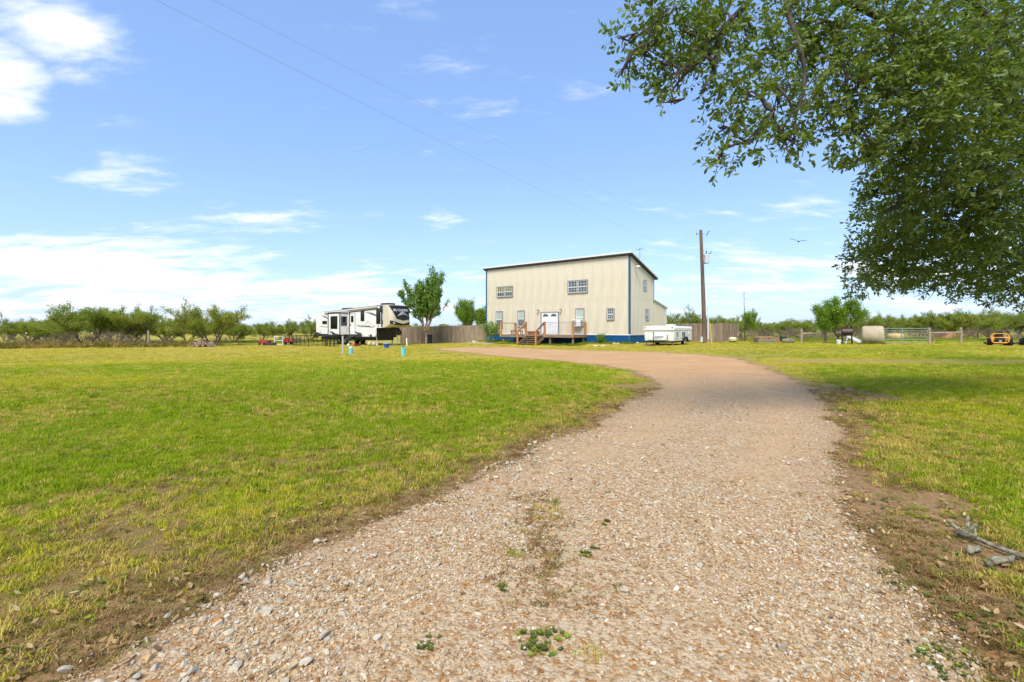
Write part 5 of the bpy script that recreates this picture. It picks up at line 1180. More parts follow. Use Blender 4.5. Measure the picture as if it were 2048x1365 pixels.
x_, y_, z_ = at(577, 46.6); rc = thing('red_tricycle', 'small red toy car behind the black wire crate', 'toy', (x_, y_, z_), R(20))
b = MB(); b.prism([(-.4, .15), (.4, .15), (.45, .4), (.15, .45), (.0, .75), (-.25, .75), (-.42, .42)], lambda x, zz, d: (x, d, zz), -.22, .22); b.build('body', M_REDP, rc, bevel=.04)
for sx in (-.27, .27):
    for sy in (-.27, .22): b = MB(); b.lathe([(.02, 0), (.13, 0), (.13, .05), (.02, .05)], 12, (sx, sy, .13), 'y'); b.build('wheel', M_TYRE, rc)
# folding pet pen: separate black panels
def pen_panel(label, A, B, h=.95):
    A = Vector(A); B = Vector(B); d = Vector((B.x - A.x, B.y - A.y, 0)); L = d.length; t = thing('pen_panel', label, 'pen panel', A, math.atan2(d.y, d.x), 'black pet pen panels')
    b = MB()
    for p, q in (((0, 0, 0), (0, 0, h)), ((L, 0, 0), (L, 0, h)), ((0, 0, h), (L, 0, h)), ((0, 0, .06), (L, 0, .06))): b.bar(p, q, .035, .035, up=(0, 1, 0))
    b.build('frame', M_BLACK, t)
    b = MB()
    for i in range(1, 8): b.tube([(L * i / 8, 0, .06), (L * i / 8, 0, h)], .006, 4, cap=False)
    tag(b.build('wires', M_BLACK, t), kind='stuff')
pp = [at(586.5, 43.6), at(600, 42.6), at(617, 42.0), at(634, 42.2), at(651, 42.6), at(655, 43.8), at(645, 45.5), at(627, 46.4), at(609, 46.2), at(593, 45.4)]
names = ['leftmost front', 'second front', 'third front', 'fourth front', 'right end', 'right rear', 'third rear', 'second rear', 'left rear', 'left end']
for i in range(10): pen_panel('%s panel of the open black pet pen' % names[i], pp[i], pp[(i + 1) % 10])
for i, (px, Y) in enumerate(((656, 42.0), (664, 41.6), (672, 42.2))):
    a = at(px - 4.5, Y); c = at(px + 5, Y - .5); pen_panel(('left', 'middle', 'right')[i] + ' panel of the folded black pen stack by the trailer wheel', a, c, .98)
# clutter under the trailer
x_, y_, z_ = at(715.5, 42.8); b = MB(); b.lathe([(.20, 0), (.24, .0), (.30, .16), (.31, .18), (.27, .17)], 16); tag(b.build('red_basin', mat('dark_red_plastic', S(120, 36, 44), .5), None, (x_, y_, z_)), 'dark red basin on the ground below the trailer door', 'basin')
for px, Y, lab, sz in ((697, 42.6, 'white jug on the ground beside the trailer steps', .13), (739, 43.6, 'left of two pale sacks under the trailer', .22), (748, 43.4, 'right of two pale sacks under the trailer', .2)):
    x_, y_, z_ = at(px, Y); b = MB(); b.lathe([(.5 * sz, 0), (sz, .08), (sz * 1.05, sz), (sz * .7, sz * 1.7), (.2 * sz, sz * 1.9)], 12); tag(b.build('pale_sack' if sz > .15 else 'white_jug', M_CAP if sz < .15 else mat('burlap', S(190, 178, 150), .9, vary=.2), None, (x_, y_, z_), smooth=True), lab, 'sack' if sz > .15 else 'jug')
x_, y_, z_ = at(707, 42.4); b = MB(); b.lathe([(.02, .0), (.16, .02), (.17, .3), (.12, .36), (.02, .37)], 12); tag(b.build('flower_pot', mat('terracotta_orange', S(188, 120, 84), .8, vary=.3), None, (x_, y_, z_)), 'terracotta pot beside the trailer steps', 'pot')
# rock pile
M_RUST = mat('pinkish_rock', S(158, 130, 110), .9, vary=.35, vscale=4, bump=.4, bscale=10)
M_GREYROCK = mat('grey_brown_rock', S(146, 130, 116), .9, vary=.3, vscale=4, bump=.4, bscale=10)
cx0, cy0, _ = at(408, 41.0); r = np.random.default_rng(5)
for i in range(64):
    a = r.uniform(0, 6.283); d = .98 * math.sqrt(r.uniform()); x = cx0 + d * math.cos(a); y = cy0 + .7 * d * math.sin(a); hgt = .80 * (1 - (d / .98) ** 1.4)
    o = rock('pile_rock', 'pinkish brown rock in the heap below the big bush', x, y, r.uniform(.12, .21), r.uniform(.10, .17), r.uniform(.09, .15), 200 + i, (M_RUST, M_RUST, M_GREYROCK)[i % 3], 'rocks of the heap below the big bush'); o.location.z += max(0, hgt * r.uniform(.35, 1)); o.rotation_euler = tuple(r.uniform(0, 6, 3))
# dead branch with lichen on the right verge
M_LICH = mat('lichen_bark', S(158, 154, 126), .95, col2=S(84, 68, 50), vscale=38, bump=.9, bscale=70)
X0, Y0 = on_ground(1925, 1080); X1, Y1 = on_ground(2075, 1135)
br = thing('fallen_branch', 'lichen covered fallen branch on the right verge', 'branch', (X0, Y0, gz(X0, Y0)))
dx, dy = X1 - X0, Y1 - Y0
b = MB(); b.tube([(-.02, .01, .035), (dx * .12, dy * .12, .04), (dx * .35, dy * .35 + .01, .03), (dx * .7, dy * .7, .028), (dx, dy, .03)], [.018, .014, .011, .012, .014], 9); b.build('stem', M_LICH, br, smooth=True)
for p, q, rr in (((.0, 0, .04), (-.04, .05, .09), .014), ((.03, 0, .05), (.08, .05, .11), .01), ((.01, .0, .04), (.05, -.03, .10), .012), ((dx * .2, dy * .2, .04), (dx * .2 + .05, dy * .2 + .06, .08), .008)):
    b = MB(); b.tube([p, q], [rr, rr * .6], 7); b.build('stub', M_LICH, br)
for px, py, lab, L in ((1950, 1112, 'small knobbly lichen lump left of the short stick', .04), (2005, 1134, 'short grey bark stick below the fallen branch', .09)):
    X0, Y0 = on_ground(px, py); b = MB(); b.tube([(-L, 0, .0), (-L * .3, .01, .012), (L * .4, 0, .01), (L, .012, .02)], [.012, .019, .017, .008], 8); tag(b.build('bark_stick', M_LICH, None, (X0, Y0, gz(X0, Y0) + .02), (0, 0, R(10)), smooth=True), lab, 'stick')
# ------------------------------------------------------------------ trees and shrubs
M_BARK = mat('grey_brown_bark', S(116, 100, 84), .95, col2=S(78, 66, 56), vscale=4, stretch=(3, 3, .7), bump=.5)
M_BARKP = mat('pale_twig_bark', S(150, 130, 106), .95, col2=S(104, 88, 72), vscale=3)
M_MESQ = leaf_mat('mesquite_leaf', S(152, 156, 60), S(130, 142, 46), S(172, 170, 90), .5, vscale=.5)
M_MESQ2 = leaf_mat('huisache_leaf', S(140, 150, 62), S(120, 134, 48), S(160, 162, 84), .5, vscale=.5)
M_ASH = leaf_mat('ash_leaf', S(108, 146, 48), S(84, 122, 38), S(138, 166, 66), .35, vscale=.7)
M_LIGHT = leaf_mat('light_leaf', S(126, 154, 40), S(100, 132, 32), S(150, 170, 64), .4, vscale=.8)
M_DRY = leaf_mat('dry_twig', S(132, 112, 90), S(108, 92, 74), S(150, 132, 104), .1, vscale=1.0)
M_OAK = leaf_mat('oak_leaf', S(100, 124, 40), S(74, 98, 28), S(146, 156, 68), .42, rough=.42, vscale=1.2)

def leaves_mesh(name, C, A, Bv, L, Wd, m):
    """one kite-shaped leaf face per row: centre, axis, width direction"""
    A = A / np.linalg.norm(A, axis=1, keepdims=True); Bv = np.cross(A, Bv); Bv /= np.linalg.norm(Bv, axis=1, keepdims=True) + 1e-9
    L = L[:, None]; Wd = Wd[:, None]; n = len(C)
    V = np.stack([C - A * L / 2, C + Bv * Wd / 2 - A * L * .05, C + A * L / 2, C - Bv * Wd / 2 - A * L * .05], 1).reshape(-1, 3)
    return raw_mesh(name, V, np.arange(4 * n).reshape(n, 4), m)

def grow(seed, stems=3, height=4.5, lean=(.3, .8), levels=4, kids=(3, 4), ratio=.62, curve=.25, up=.15, rad=.1, trunk=0.0, wander=.12, sides=5, tmin=.35):
    """branch skeleton -> (tube mesh builder, list of twig segments)"""
    r = np.random.default_rng(seed); mb = MB(); twigs = []
    def seg(p, d, L, rr, lev):
        n = 4 if lev < levels - 1 else 3; pts = [p.copy()]; dirs = []; q = p.copy(); dd = d.copy()
        for i in range(n):
            dd = dd + r.normal(0, wander, 3) + np.array([0, 0, up * (1 if lev else .6)]); dd /= np.linalg.norm(dd); q = q + dd * L / n; pts.append(q.copy()); dirs.append(dd.copy())
        rs = [rr * (1 - .55 * i / n) for i in range(n + 1)]
        mb.tube(pts, rs, max(3, sides - lev), cap=False)
        if lev >= levels - 2: twigs.append((pts, dirs, lev))
        elif lev == levels - 3: twigs.append((pts[1:], dirs[1:], lev))
        if lev < levels - 1:
            k = r.integers(kids[0], kids[1] + 1)
            for i in range(k + (1 if lev == 0 else 0)):
                t_ = r.uniform(tmin, 1.0) if i else 1.0; j = min(int(t_ * n), n - 1); base = pts[j] + (pts[j + 1] - pts[j]) * (t_ * n - j)
                ax = r.normal(0, 1, 3); ax -= ax.dot(dirs[j]) * dirs[j]; ax /= np.linalg.norm(ax); an = r.uniform(.35, .85) if i else r.uniform(.05, .3)
                seg(base, dirs[j] * math.cos(an) + ax * math.sin(an), L * ratio * r.uniform(.75, 1.2), rr * .55, lev + 1)
    base = np.zeros(3)
    if trunk: mb.tube([(0, 0, -.2), (.02, 0, trunk * .5), (0, .03, trunk)], [rad * 1.5, rad * 1.2, rad * 1.1], 8, cap=False); base = np.array([0, .02, trunk * .95])
    for i in range(stems):
        a = 6.283 * (i + r.uniform(-.3, .3)) / stems; e = r.uniform(*lean)
        seg(base + np.array([.1 * math.cos(a), .1 * math.sin(a), -.1 if not trunk else 0]), np.array([math.sin(e) * math.cos(a), math.sin(e) * math.sin(a), math.cos(e)]), height * .45 * r.uniform(.85, 1.15), rad, 0)
    return mb, twigs

def foliate(seed, twigs, per, L, Wd, jit, along=.7, upb=.3, droop=0.0):
    r = np.random.default_rng(seed); C, A = [], []
    for pts, dirs, lev in twigs:
        for i in range(per):
            t_ = r.uniform(.1, 1.08) * (len(pts) - 1); j = min(int(t_), len(pts) - 2)
            C.append(pts[j] + (pts[j + 1] - pts[j]) * (t_ - j) + r.normal(0, jit, 3)); A.append(dirs[j] * along + r.normal(0, .6, 3) + np.array([0, 0, upb - droop]))
    C = np.array(C); A = np.array(A); n = len(C)
    return C, A, r.normal(0, 1, (n, 3)), L * r.uniform(.6, 1.3, n), Wd * r.uniform(.6, 1.3, n)

def tree_kind(seed, leaf, bark, per, L, Wd, jit, upb=.3, droop=0.0, **kw):
    mb, tw = grow(seed, **kw); return mb.mesh('trunk', bark), leaves_mesh('crown', *foliate(seed + 1, tw, per, L, Wd, jit, upb=upb, droop=droop), leaf)
def measured(kind):
    co = np.concatenate([np.array([v.co for v in m.vertices]) for m in kind]); return co[:, 2].max(), max(np.ptp(co[:, 0]), np.ptp(co[:, 1]))
def plant(name, label, cat, kind, loc, h, w=None, rot=None, group=None, squash=1.0):
    """place one tree of a kind, scaled to height h and width w"""
    H, W = measured(kind); s = h / H; sw = (w / W) if w else s
    t = thing(name, label, cat, loc, random.uniform(0, 6.28) if rot is None else rot, group)
    for nm, me in zip(('trunk', 'crown'), kind): place(nm, me, t, scale=(sw, sw, s))
    return t
MQ = [tree_kind(300 + i, M_MESQ if i % 2 else M_MESQ2, M_BARK, 42, .28, .045, .12, upb=.55, stems=4, height=4.6, lean=(.35, .95), levels=4, kids=(3, 4), ratio=.66, up=.10, rad=.085) for i in range(4)]
BR = [tree_kind(340 + i, M_DRY, M_BARKP, 9, .22, .014, .12, stems=9, height=2.4, lean=(.2, 1.0), levels=3, kids=(3, 5), ratio=.7, up=.02, rad=.03, wander=.22) for i in range(2)]
ASH = tree_kind(360, M_ASH, M_BARKP, 11, .20, .085, .08, upb=.5, stems=8, height=5.4, lean=(.04, .42), levels=4, kids=(4, 5), ratio=.5, up=.22, rad=.065, trunk=1.1, tmin=.12)
RND = tree_kind(365, M_LIGHT, M_BARK, 60, .17, .10, .20, stems=5, height=4.6, lean=(.3, .9), levels=4, kids=(3, 4), ratio=.6, up=.12, rad=.09, trunk=.8)
SML = tree_kind(368, M_LIGHT, M_BARKP, 40, .12, .06, .12, stems=5, height=3.6, lean=(.2, .7), levels=4, kids=(3, 3), ratio=.6, up=.15, rad=.05, trunk=.9)

# left: mesquites along the wire fence
for i, (px, Y, topy, wpx, k, lab) in enumerate((
    (8, 46, 622, 70, 0, 'mesquite cut off by the left edge of the picture'), (98, 47, 626, 120, 1, 'low spreading mesquite second from the left edge'), (172, 45, 597, 190, 2, 'tall leaning mesquite with open crown on the left'),
    (232, 47, 600, 150, 3, 'tall dense mesquite right of the leaning one'), (292, 49, 607, 110, 0, 'mesquite behind the thick wooden fence post'), (338, 55, 634, 80, 1, 'smaller mesquite left of the big bush'),
    (425, 43.5, 593, 185, 3, 'large wide mesquite bush above the rock heap'), (527, 62, 638, 75, 2, 'round mesquite in the field left of the red cart'), (578, 60, 634, 70, 1, 'mesquite behind the white frame and crate'),
    (618, 58, 628, 90, 0, 'mesquite against the rear of the trailer'), (655, 66, 633, 100, 3, 'mesquite behind the trailer roof'), (470, 80, 650, 90, 1, 'distant mesquite right of the big bush'), (60, 58, 628, 130, 3, 'mesquite in the second row behind the far left post'), (135, 60, 622, 130, 0, 'mesquite in the second row left of the leaning tree'), (205, 60, 614, 140, 1, 'mesquite in the second row behind the leaning tree'),
    (268, 62, 618, 130, 2, 'mesquite in the second row behind the wooden post'), (330, 64, 628, 120, 3, 'mesquite in the second row behind the small one'), (375, 50, 622, 110, 2, 'mesquite close on the left of the big bush'), (465, 52, 630, 100, 0, 'mesquite close on the right of the big bush'))):
    h = CAM_H - gz(*gpt(px, Y)) + (HY - topy) / FPX * Y
    plant('mesquite_tree', lab, 'tree', MQ[k], at(px, Y), h, wpx / FPX * Y, R(40 * i), 'mesquite trees along the left fence')
for i, (px, Y, h, w) in enumerate(((30, 43, 1.5, 3.2), (75, 47, 1.4, 3.5), (125, 42, 1.9, 4.0), (165, 46, 1.6, 3), (232, 43, 1.8, 3.8), (265, 44, 1.5, 3), (330, 48, 1.2, 2.5), (440, 47, 1.1, 3), (200, 50, 1.8, 3.5), (590, 50, 1.2, 2.5))):
    plant('dry_brush', ('bare brown brush bush at the left edge', 'bare brown brush right of the left edge', 'large bare brush tangle below the leaning mesquite', 'bare brush at the leaning trunk foot', 'bare brown brush left of the wooden post', 'bare brush behind the wooden post', 'bare brush left of the big mesquite bush', 'bare brush under the big mesquite bush', 'bare brush far behind the leaning trunk', 'bare brush left of the trailer')[i], 'bush', BR[i % 2], at(px, Y), h, w, R(70 * i), 'bare brush under the left trees')
# the tree by the trailer, trees behind the fence
plant('ash_tree', 'upright young green tree between trailer and fence', 'tree', ASH, at(852, 46.5), CAM_H - gz(*gpt(852, 46.5)) + (660 - 531) / FPX * 46.5, 104 / FPX * 46.5, R(20))
plant('round_tree', 'rounded green tree behind the fence at the house corner', 'tree', RND, at(944, 60), 1.4 + (660 - 592) / FPX * 60, 92 / FPX * 60, R(120))
plant('mesquite_tree', 'pale thin bush showing above the fence left of the round tree', 'tree', MQ[2], at(898, 62), 2.35, 3.6, R(10)); plant('mesquite_tree', 'low shrub behind the fence right of the ash trunk', 'tree', MQ[1], at(876, 58), 2.2, 3.0, R(75))
# right: thicket behind the fence
row = [(1366, 57, 608, 95), (1345, 66, 632, 80), (1400, 62, 626, 90), (1440, 60, 627, 100), (1478, 66, 628, 90), (1520, 58, 634, 90), (1560, 62, 637, 90), (1600, 60, 638, 100), (1640, 66, 636, 90), (1700, 62, 628, 100), (1745, 58, 616, 105), (1790, 60, 620, 100), (1835, 64, 626, 95),
       (1872, 60, 615, 100), (1915, 58, 613, 110), (1955, 62, 615, 100), (1990, 58, 611, 110), (2030, 60, 612, 110), (2075, 58, 610, 110), (2120, 60, 615, 110), (1580, 78, 634, 120), (1690, 80, 632, 120), (1850, 78, 624, 130), (1980, 76, 618, 130), (1420, 80, 632, 120)]
wh = ['behind the house corner with a feathery top', 'low against the house shed wall', 'left of the utility pole', 'right of the utility pole', 'above the right fence end', 'behind the slender green tree', 'behind the pallets', 'left of the small post and rail', 'behind the post and rail', 'right of the leafy small tree',
      'above the grill', 'above the hay bale', 'above the left half of the gate', 'above the right half of the gate', 'above the hay heap', 'above the rail right of the gate', 'left of the orange mower', 'directly above the orange mower', 'at the right picture edge', 'beyond the right picture edge',
      'deep behind the pallets', 'deep behind the grill', 'deep behind the gate', 'deep behind the orange mower', 'deep behind the utility pole']
for i, (px, Y, topy, wpx) in enumerate(row):
    plant('mesquite_tree', 'feathery mesquite in the right thicket ' + wh[i], 'tree', MQ[(i * 3 + i // 4) % 4], at(px, Y), CAM_H - gz(*gpt(px, Y)) + (HY - topy) / FPX * Y, 1.12 * wpx / FPX * Y, R(53 * i), 'mesquite thicket behind the right fence')
bw = ['behind the fence end', 'right of the slender tree', 'above the pallets', 'above the drum', 'left of the first rail post', 'behind the rail', 'behind the small leafy tree', 'behind the grill', 'behind the hay bale', 'behind the gate left half', 'behind the gate right half', 'beside the hay heap', 'right of the rail post', 'left of the orange mower', 'behind the orange mower', 'right of the orange mower']
for i, px in enumerate((1485, 1520, 1545, 1575, 1600, 1630, 1665, 1700, 1735, 1775, 1820, 1860, 1930, 1960, 2005, 2045)):
    plant('dry_brush', 'bare brown brush ' + bw[i], 'bush', BR[i % 2], at(px, 50 + (i * 37 % 7)), 1.5 + .5 * (i * 13 % 5) / 5, 3.6, R(61 * i), 'bare brush in the right thicket')
plant('slender_tree', 'slender bright green tree with a bare top right of the fence', 'tree', SML, at(1503, 42.5), CAM_H + (660 - 614) / FPX * 42.5, 42 / FPX * 42.5, R(15))
x_, y_, z_ = at(1489, 44); b = MB(); b.tube([(0, 0, 0), (.04, 0, 2.0), (-.03, 0, 3.6), (-.06, 0, 5.0)], [.07, .05, .03, .012], 6)
for zz, s_ in ((3.0, .4), (3.5, -.35), (4.0, .25), (4.3, -.2), (4.6, .12)): b.tube([(-.02, 0, zz), (s_ * .5, .05, zz + .25), (s_, .05, zz + .35)], [.015, .01, .005], 4)
tag(b.build('bare_tree', M_BARKP, None, (x_, y_, z_)), 'thin bare dead tree trunk left of the slender green tree', 'tree')
plant('small_tree', 'leafy light green tree left of the hay bale', 'tree', RND, at(1676, 39.5), CAM_H + (660 - 588) / FPX * 39.5, 112 / FPX * 39.5, R(200))
# far woods on the horizon: one mass
C, A = [], []; r = np.random.default_rng(9); n = 16000; az = r.uniform(-1.25, 1.3, n); D = r.uniform(150, 260, n); hgt = .8 + 3.2 * vnoise(az * 40, az * 0, 1.0, 77, 3)
C = np.stack([az * D, D, hgt * r.uniform(0, 1, n) ** .8], 1); A = r.normal(0, 1, (n, 3)); o = bpy.data.objects.new('distant_woods', leaves_mesh('distant_woods', C, A, r.normal(0, 1, (n, 3)), r.uniform(1.2, 3.2, n), r.uniform(.8, 1.6, n), leaf_mat('distant_leaf', S(150, 158, 96), S(132, 144, 84), S(160, 164, 110), .3, vscale=.05))); COL.objects.link(o); tag(o, 'distant low line of woods along the horizon', 'woods', kind='stuff')

# rose bush by the deck, shrub at the blue base
def shrub(name, label, loc, h, w, stems, leaf, seed, per=22, L=.07, Wd=.045, flowers=0):
    k = tree_kind(seed, leaf, M_BARKP, per, L, Wd, .07, stems=stems, height=h, lean=(.15, .75), levels=3, kids=(3, 4), ratio=.6, up=.08, rad=.016)
    t = plant(name, label, 'bush', k, loc, h, w, 0)
    if flowers:
        mf = mat('pale_pink_petal', S(226, 190, 176), .6); H, W = measured(k); sw, s = w / W, h / H; r = random.Random(3); vs = k[1].vertices
        for i in range(flowers):
            v = vs[r.randrange(len(vs))].co; b = MB(); b.lathe([(.005, 0), (.04, .015), (.05, .04), (.025, .05)], 7, (v.x * sw, v.y * sw, v.z * s)); b.build('flower', mf, t)
    return t
rp = H_L + H_A * 2.4 + H_B * -2.2; shrub('rose_bush', 'leggy rose bush left of the deck', (rp[0], rp[1], gz(*rp)), 2.25, 2.6, 7, M_ASH, 380, 20, .10, .07, 40)
sp = H_L + H_A * 13.35 + H_B * -.55; shrub('green_shrub', 'small dark green shrub against the blue house base', (sp[0], sp[1], gz(*sp)), 1.0, 1.15, 9, M_ASH, 384, 24, .07, .03)
sp = np.array(gpt(1361, 44.2)); shrub('dark_shrub', 'dark shrub showing above the camper roof by the shed wall', (sp[0] - .6, sp[1], gz(*sp)), 2.0, 2.4, 7, M_ASH, 388, 26, .12, .05)
# rough grass along the left fence and round the foot of things
def strip(name, label, pts, h, n, cols, wid, seed):
    r = np.random.default_rng(seed); P = []
    for i in range(n):
        j = r.integers(0, len(pts) - 1); t_ = r.uniform(); a, c = pts[j], pts[j + 1]; x = a[0] + (c[0] - a[0]) * t_ + r.normal(0, wid); y = a[1] + (c[1] - a[1]) * t_ + r.normal(0, wid); P.append((x, y, gz(x, y)))
    P = np.array(P); s = r.uniform(.6, 1.4, n) * h / .05 * (.5 + vnoise(P[:, 0], P[:, 1], .6, seed, 2)); cl = np.array([S(*c) for c in cols]); sx = np.minimum(s, 4.5)
    scatter(name, G_PROTO, P, np.stack([r.normal(0, .15, n), r.normal(0, .15, n), r.uniform(0, 6.28, n)], 1), np.stack([sx, sx, s], 1), r.integers(0, 6, n), cl[r.integers(0, len(cl), n)] * r.uniform(.7, 1.2, (n, 1)), label, 'grass')
strip('rough_grass', 'straw coloured rough grass along the left wire fence', [at(-160, 36), at(52, 37.6), at(184, 39.6), at(297, 40.7), at(420, 43)], .36, 3800, [(206, 172, 108), (180, 148, 84), (128, 124, 46), (92, 98, 34)], .45, 401)
strip('field_grass', 'taller green field grass behind the left fence', [at(-160, 42), at(100, 46), at(300, 50), at(520, 56), at(640, 60)], .22, 4200, [(136, 150, 40), (120, 138, 36), (160, 156, 70)], 2.6, 402)
strip('thicket_grass', 'taller green grass at the foot of the right thicket', [at(1480, 50), at(1700, 49), at(1900, 49), at(2150, 49)], .20, 4200, [(140, 156, 40), (160, 160, 60), (120, 138, 36)], 2.4, 403)
hp = [tuple(H_L + H_A * u + H_B * v) for u, v in ((-.4, -.5), (3.7, -.5))]; hq = [tuple(H_L + H_A * u + H_B * v) for u, v in ((3.8, -2.7), (11.9, -2.7), (12.2, -.45), (15.9, -.45))]
strip('base_grass', 'longer grass along the deck and the blue house base', hq, .13, 1300, [(104, 130, 30), (130, 148, 36), (150, 150, 56)], .22, 404)
strip('base_grass', 'longer grass between the rose bush and the house', hp, .12, 300, [(104, 130, 30), (130, 148, 36)], .2, 405)
strip('bale_grass', 'dry grass tufts at the foot of the hay bale and pallets', [at(1722, 36.6), at(1768, 36.4)], .16, 130, [(150, 140, 60), (120, 130, 40)], .12, 406)

# ------------------------------------------------------------------ the oak over the right side
OAK_BLOBS = [(1300, 35, 4.6, 48, 1), (1243, 78, 4.6, 20, .8), (1290, 108, 4.6, 38, .8), (1243, 152, 4.5, 17, .7), (1345, 150, 4.6, 46, .9), (1335, 205, 4.5, 15, .8), (1360, 60, 4.8, 58, 1), (1420, 110, 4.8, 62, .9), (1440, 30, 5, 66, 1), (1480, 195, 4.8, 56, .8), (1440, 258, 4.8, 28, .7), (1442, 322, 4.7, 22, .9),
             (1500, 288, 4.8, 36, .8), (1520, 100, 5.2, 66, .9), (1555, 215, 5, 60, .7), (1590, 288, 5, 32, .8), (1600, 40, 5.5, 68, 1), (1620, 140, 5.5, 62, .7), (1650, 235, 5.3, 50, .7), (1690, 60, 5.5, 76, 1), (1710, 170, 5, 72, .9), (1712, 270, 5, 48, .9), (1735, 325, 5, 28, .9), (1780, 80, 5, 86, 1.1), (1800, 200, 5, 84, 1.1),
             (1790, 310, 5.5, 66, 1.1), (1735, 385, 6, 24, .9), (1800, 400, 6, 66, 1.1), (1870, 60, 5, 86, 1.1), (1890, 180, 5, 88, 1.2), (1880, 300, 5.5, 88, 1.2), (1870, 420, 6.5, 86, 1.2), (1768, 465, 7, 58, 1.1), (1735, 520, 7.5, 40, 1), (1800, 515, 7.5, 56, 1.1), (1880, 505, 7.5, 64, 1.1), (1960, 80, 5.5, 96, 1.2), (1980, 200, 5.5, 96, 1.2),
             (1980, 320, 6, 96, 1.2), (1970, 430, 6.5, 88, 1.2), (1980, 510, 7.5, 76, 1.1), (1722, 566, 9, 30, .8), (1780, 553, 9, 34, .8), (1850, 556, 9, 34, .8), (1920, 560, 9, 38, .8), (2000, 572, 9, 36, .9), (2042, 590, 9, 24, .9), (2090, 140, 6, 110, 1), (2100, 320, 6.5, 110, 1), (2100, 480, 7.5, 100, 1), (2120, 580, 9, 50, .9),
             (1740, -110, 5.8, 110, .6), (1930, -110, 6, 130, .7), (2120, -60, 6.5, 140, .7)]
TRUNK = Vector((12.2, 8.4, 0))
def oak():
    r = np.random.default_rng(77); root = thing('live_oak', 'big dark green oak reaching in over the right side', 'tree', tuple(TRUNK)); mb = MB(); sprays = []
    fork = Vector((11.7, 8.2, 2.6)); mb.tube([TRUNK + Vector((0, 0, -.3)), TRUNK + Vector((.05, 0, .6)), TRUNK + Vector((-.1, -.05, 1.5)), fork], [.62, .48, .44, .42], 14, cap=False)
    cents = [(Vector(((px - CX) / FPX * Y, Y, CAM_H + (HY - py) / FPX * Y)), rp / FPX * Y, d) for px, py, Y, rp, d in OAK_BLOBS]
    # the rest of the crown, out of the picture to the right and behind
    for i in range(26):
        a = r.uniform(-.9, 2.2); d = r.uniform(2, 6.5); c = Vector((TRUNK.x + d * math.cos(a) + 1.0, TRUNK.y + d * math.sin(a) * .9, r.uniform(3.6, 8.2) - .18 * d))
        if c.x / c.y < 1.25: c.x = c.y * 1.25 + r.uniform(.3, 1.5)
        cents.append((c, r.uniform(.8, 1.2), .16))
    # main limbs: from the fork towards the clumps
    mains = [Vector((5.6, 5.6, 5.4)), Vector((3.4, 5.2, 5.2)), Vector((6.3, 6.4, 4.0)), Vector((7.6, 8.6, 2.75)), Vector((6.4, 5.2, 6.8)), Vector((11.5, 11, 6)), Vector((12, 6, 6.5)), Vector((9, 9, 7.5))]
    nodes = []
    for poly in ([(1760, -80, 5.8), (1676, 70, 5.4), (1655, 150, 5.2), (1612, 205, 5.0), (1560, 262, 4.9)], [(1676, 70, 5.4), (1694, 150, 5.2), (1702, 240, 5.1)], [(1560, -60, 5.2), (1452, 50, 4.9), (1385, 118, 4.7), (1342, 185, 4.6)], [(1452, 50, 4.9), (1428, 140, 4.8), (1402, 186, 4.7)],
                 [(2110, 70, 5.8), (1980, 112, 5.5), (1860, 140, 5.2), (1780, 190, 5.1)], [(1570, -20, 5.3), (1596, 80, 5.2), (1606, 190, 5.1), (1588, 280, 5.0)], [(2120, 500, 8.6), (1980, 545, 8.8), (1850, 560, 9.0), (1740, 572, 9.1)], [(2120, 330, 6.6), (1980, 352, 6.4), (1880, 372, 6.3), (1800, 410, 6.2)]):
        pts = [Vector(((px - CX) / FPX * Y, Y, CAM_H + (HY - py) / FPX * Y)) for px, py, Y in poly]; full = [pts[0]]
        for a, c in zip(pts[:-1], pts[1:]): full += [a.lerp(c, .5) + Vector(r.normal(0, .03, 3)), c]
        rr = [.034 * (1 - .7 * i / (len(full) - 1)) for i in range(len(full))]; mb.tube(full, rr, 7, cap=False); nodes += list(zip(full, rr))
    for t in mains:
        m1 = fork.lerp(t, .4) + Vector(r.normal(0, .2, 3)) + Vector((0, 0, .35)); pts = []
        for i in range(9):
            s = i / 8; p = fork * (1 - s) ** 2 + m1 * 2 * s * (1 - s) + t * s * s; pts.append(p + Vector(r.normal(0, .05, 3)))
        mb.tube(pts, [.17 * (1 - .82 * i / 8) for i in range(9)], 8, cap=False); nodes += [(p, .20 * (1 - .72 * i / 8)) for i, p in enumerate(pts)][2:]
    cents.sort(key=lambda q: (q[0] - fork).length)
    for c, rad, dens in cents:
        p, rr = min(nodes, key=lambda q: (q[0] - c).length + .25 * (q[0] - fork).length); mid = p.lerp(c, .5) + Vector(r.normal(0, .10, 3)) + Vector((0, 0, .08)); bp = [p, p.lerp(mid, .5) + Vector(r.normal(0, .04, 3)), mid, mid.lerp(c, .5) + Vector(r.normal(0, .04, 3)), c]
        mb.tube(bp, [min(rr, .03), min(rr, .024), min(rr, .018), .012, .006], 6, cap=False)
        nodes += [(mid, .02), (bp[3], .015), (c, .012)]
        vis = c.x / c.y < 1.24
        k = int((66 if vis else 70) * min(dens, 1.02) * (rad / .28) ** 2)
        for i in range(k):
            d = Vector(r.normal(0, 1, 3)).normalized(); q = c + d * rad * r.uniform() ** .5; dirn = (d * .7 + Vector(r.normal(0, .45, 3)) + Vector((-.25, -.1, -.18))).normalized(); sprays.append((q, dirn, r.uniform(.10, .22), vis))
        for i in range(7 if vis else 2):
            d = Vector(r.normal(0, 1, 3)).normalized(); e = c + d * rad * r.uniform(.6, .95); mb.tube([mid.lerp(c, r.uniform(.2, 1)), c.lerp(e, .55) + Vector(r.normal(0, .03, 3)), e], [.009, .006, .003], 4, cap=False)
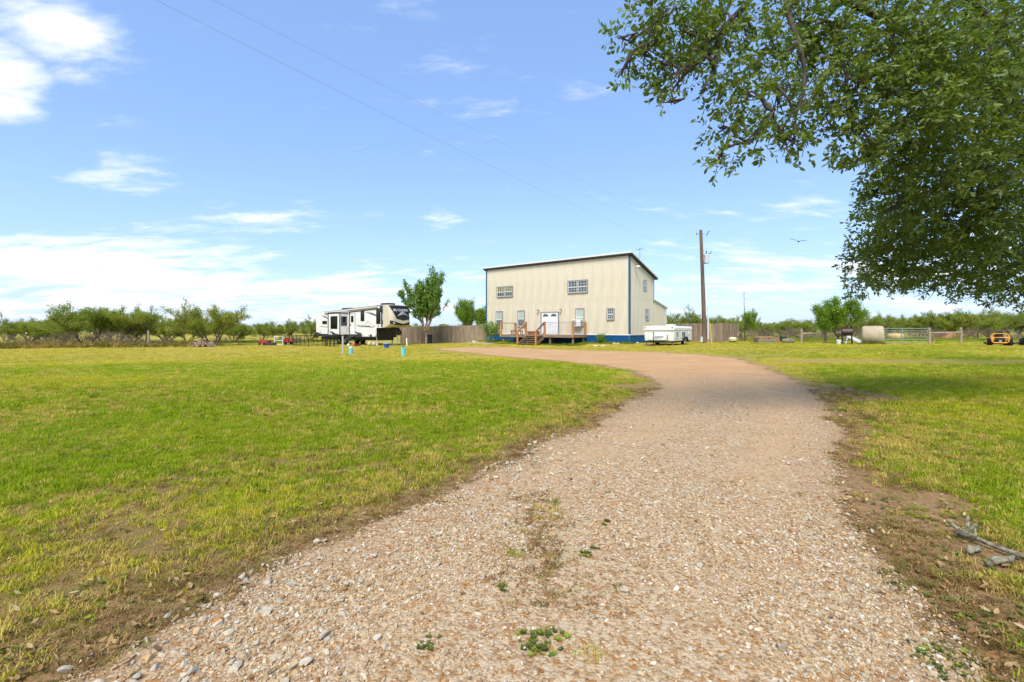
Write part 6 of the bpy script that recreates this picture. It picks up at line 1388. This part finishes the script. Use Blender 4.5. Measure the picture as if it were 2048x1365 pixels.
    for px, py, Y, L in ((1862, 588, 8.8, .55), (1815, 590, 9, .4), (1955, 600, 8.6, .4), (1800, 585, 9.2, .35), (1900, 590, 8.8, .3), (1560, 330, 4.9, .15)):   # bare twigs hanging below
        q = Vector(((px - CX) / FPX * Y, Y, CAM_H + (HY - py) / FPX * Y)) + Vector((.15, 0, .25))
        for i in range(4): mb.tube([q, q + Vector((-.3 * L * r.uniform(.4, 1.4), 0, -.35 * L)), q + Vector((-L * r.uniform(.4, 1.2), r.normal(0, .1), -L * r.uniform(.4, .8)))], [.012, .008, .003], 4, cap=False)
    # hanging strands of lichen on the bare inner branches
    mb.build('trunk', mat('oak_bark', S(92, 84, 74), .95, col2=S(60, 52, 46), vscale=6, bump=.6), root, (-TRUNK.x, -TRUNK.y, 0), smooth=True)
    C, A, B, L, W = [], [], [], [], []; tw = MB()
    for q, d, ln, vis in sprays:
        e = q + d * ln
        if vis and r.uniform() < .5: tw.tube([q, q.lerp(e, .5) + Vector(r.normal(0, .006, 3)), e], [.004, .003, .0015], 3, cap=False)
        n = r.integers(7, 12) if vis else 5; big = 1.0 if vis else 1.9
        for i in range(n):
            t_ = (i + .5) / n; s = Vector(r.normal(0, 1, 3)); s = (s - d * s.dot(d)).normalized(); a = (d * r.uniform(.3, .9) + s * .8 + Vector((0, 0, -.12))).normalized(); l = r.uniform(.034, .088) * big
            p = q.lerp(e, t_) + a * l * .55; C.append(p); A.append(a); B.append(s.cross(Vector((0, 0, 1))) + Vector(r.normal(0, .5, 3))); L.append(l); W.append(l * r.uniform(.34, .48))
    tw.build('twigs', mat('oak_twig', S(86, 74, 60), .95), root, (-TRUNK.x, -TRUNK.y, 0)); root.children[-1]['kind'] = 'stuff'
    C, A, B = (np.array(q, dtype=np.float64) for q in (C, A, B)); L = np.array(L)[:, None]; W = np.array(W)[:, None]; n = len(C)
    A /= np.linalg.norm(A, axis=1, keepdims=True); Bv = np.cross(A, B); Bv /= np.linalg.norm(Bv, axis=1, keepdims=True) + 1e-9; Nn = np.cross(A, Bv)
    V = np.stack([C - A * L * .5, C - A * L * .12 + Bv * W * .5 + Nn * W * .14, C + A * L * .22 + Bv * W * .44 + Nn * W * .12, C + A * L * .5 - Nn * L * .06, C + A * L * .22 - Bv * W * .44 + Nn * W * .12, C - A * L * .12 - Bv * W * .5 + Nn * W * .14], 1).reshape(-1, 3)
    k = np.arange(n)[:, None] * 6; F = np.concatenate([k + np.array([[0, 1, 2, 3]]), k + np.array([[0, 3, 4, 5]])], 0)
    me = raw_mesh('crown', V, F, M_OAK); o = bpy.data.objects.new('crown', me); COL.objects.link(o); o.parent = root; o.location = (-TRUNK.x, -TRUNK.y, 0)
    print('oak leaves', n)
oak()
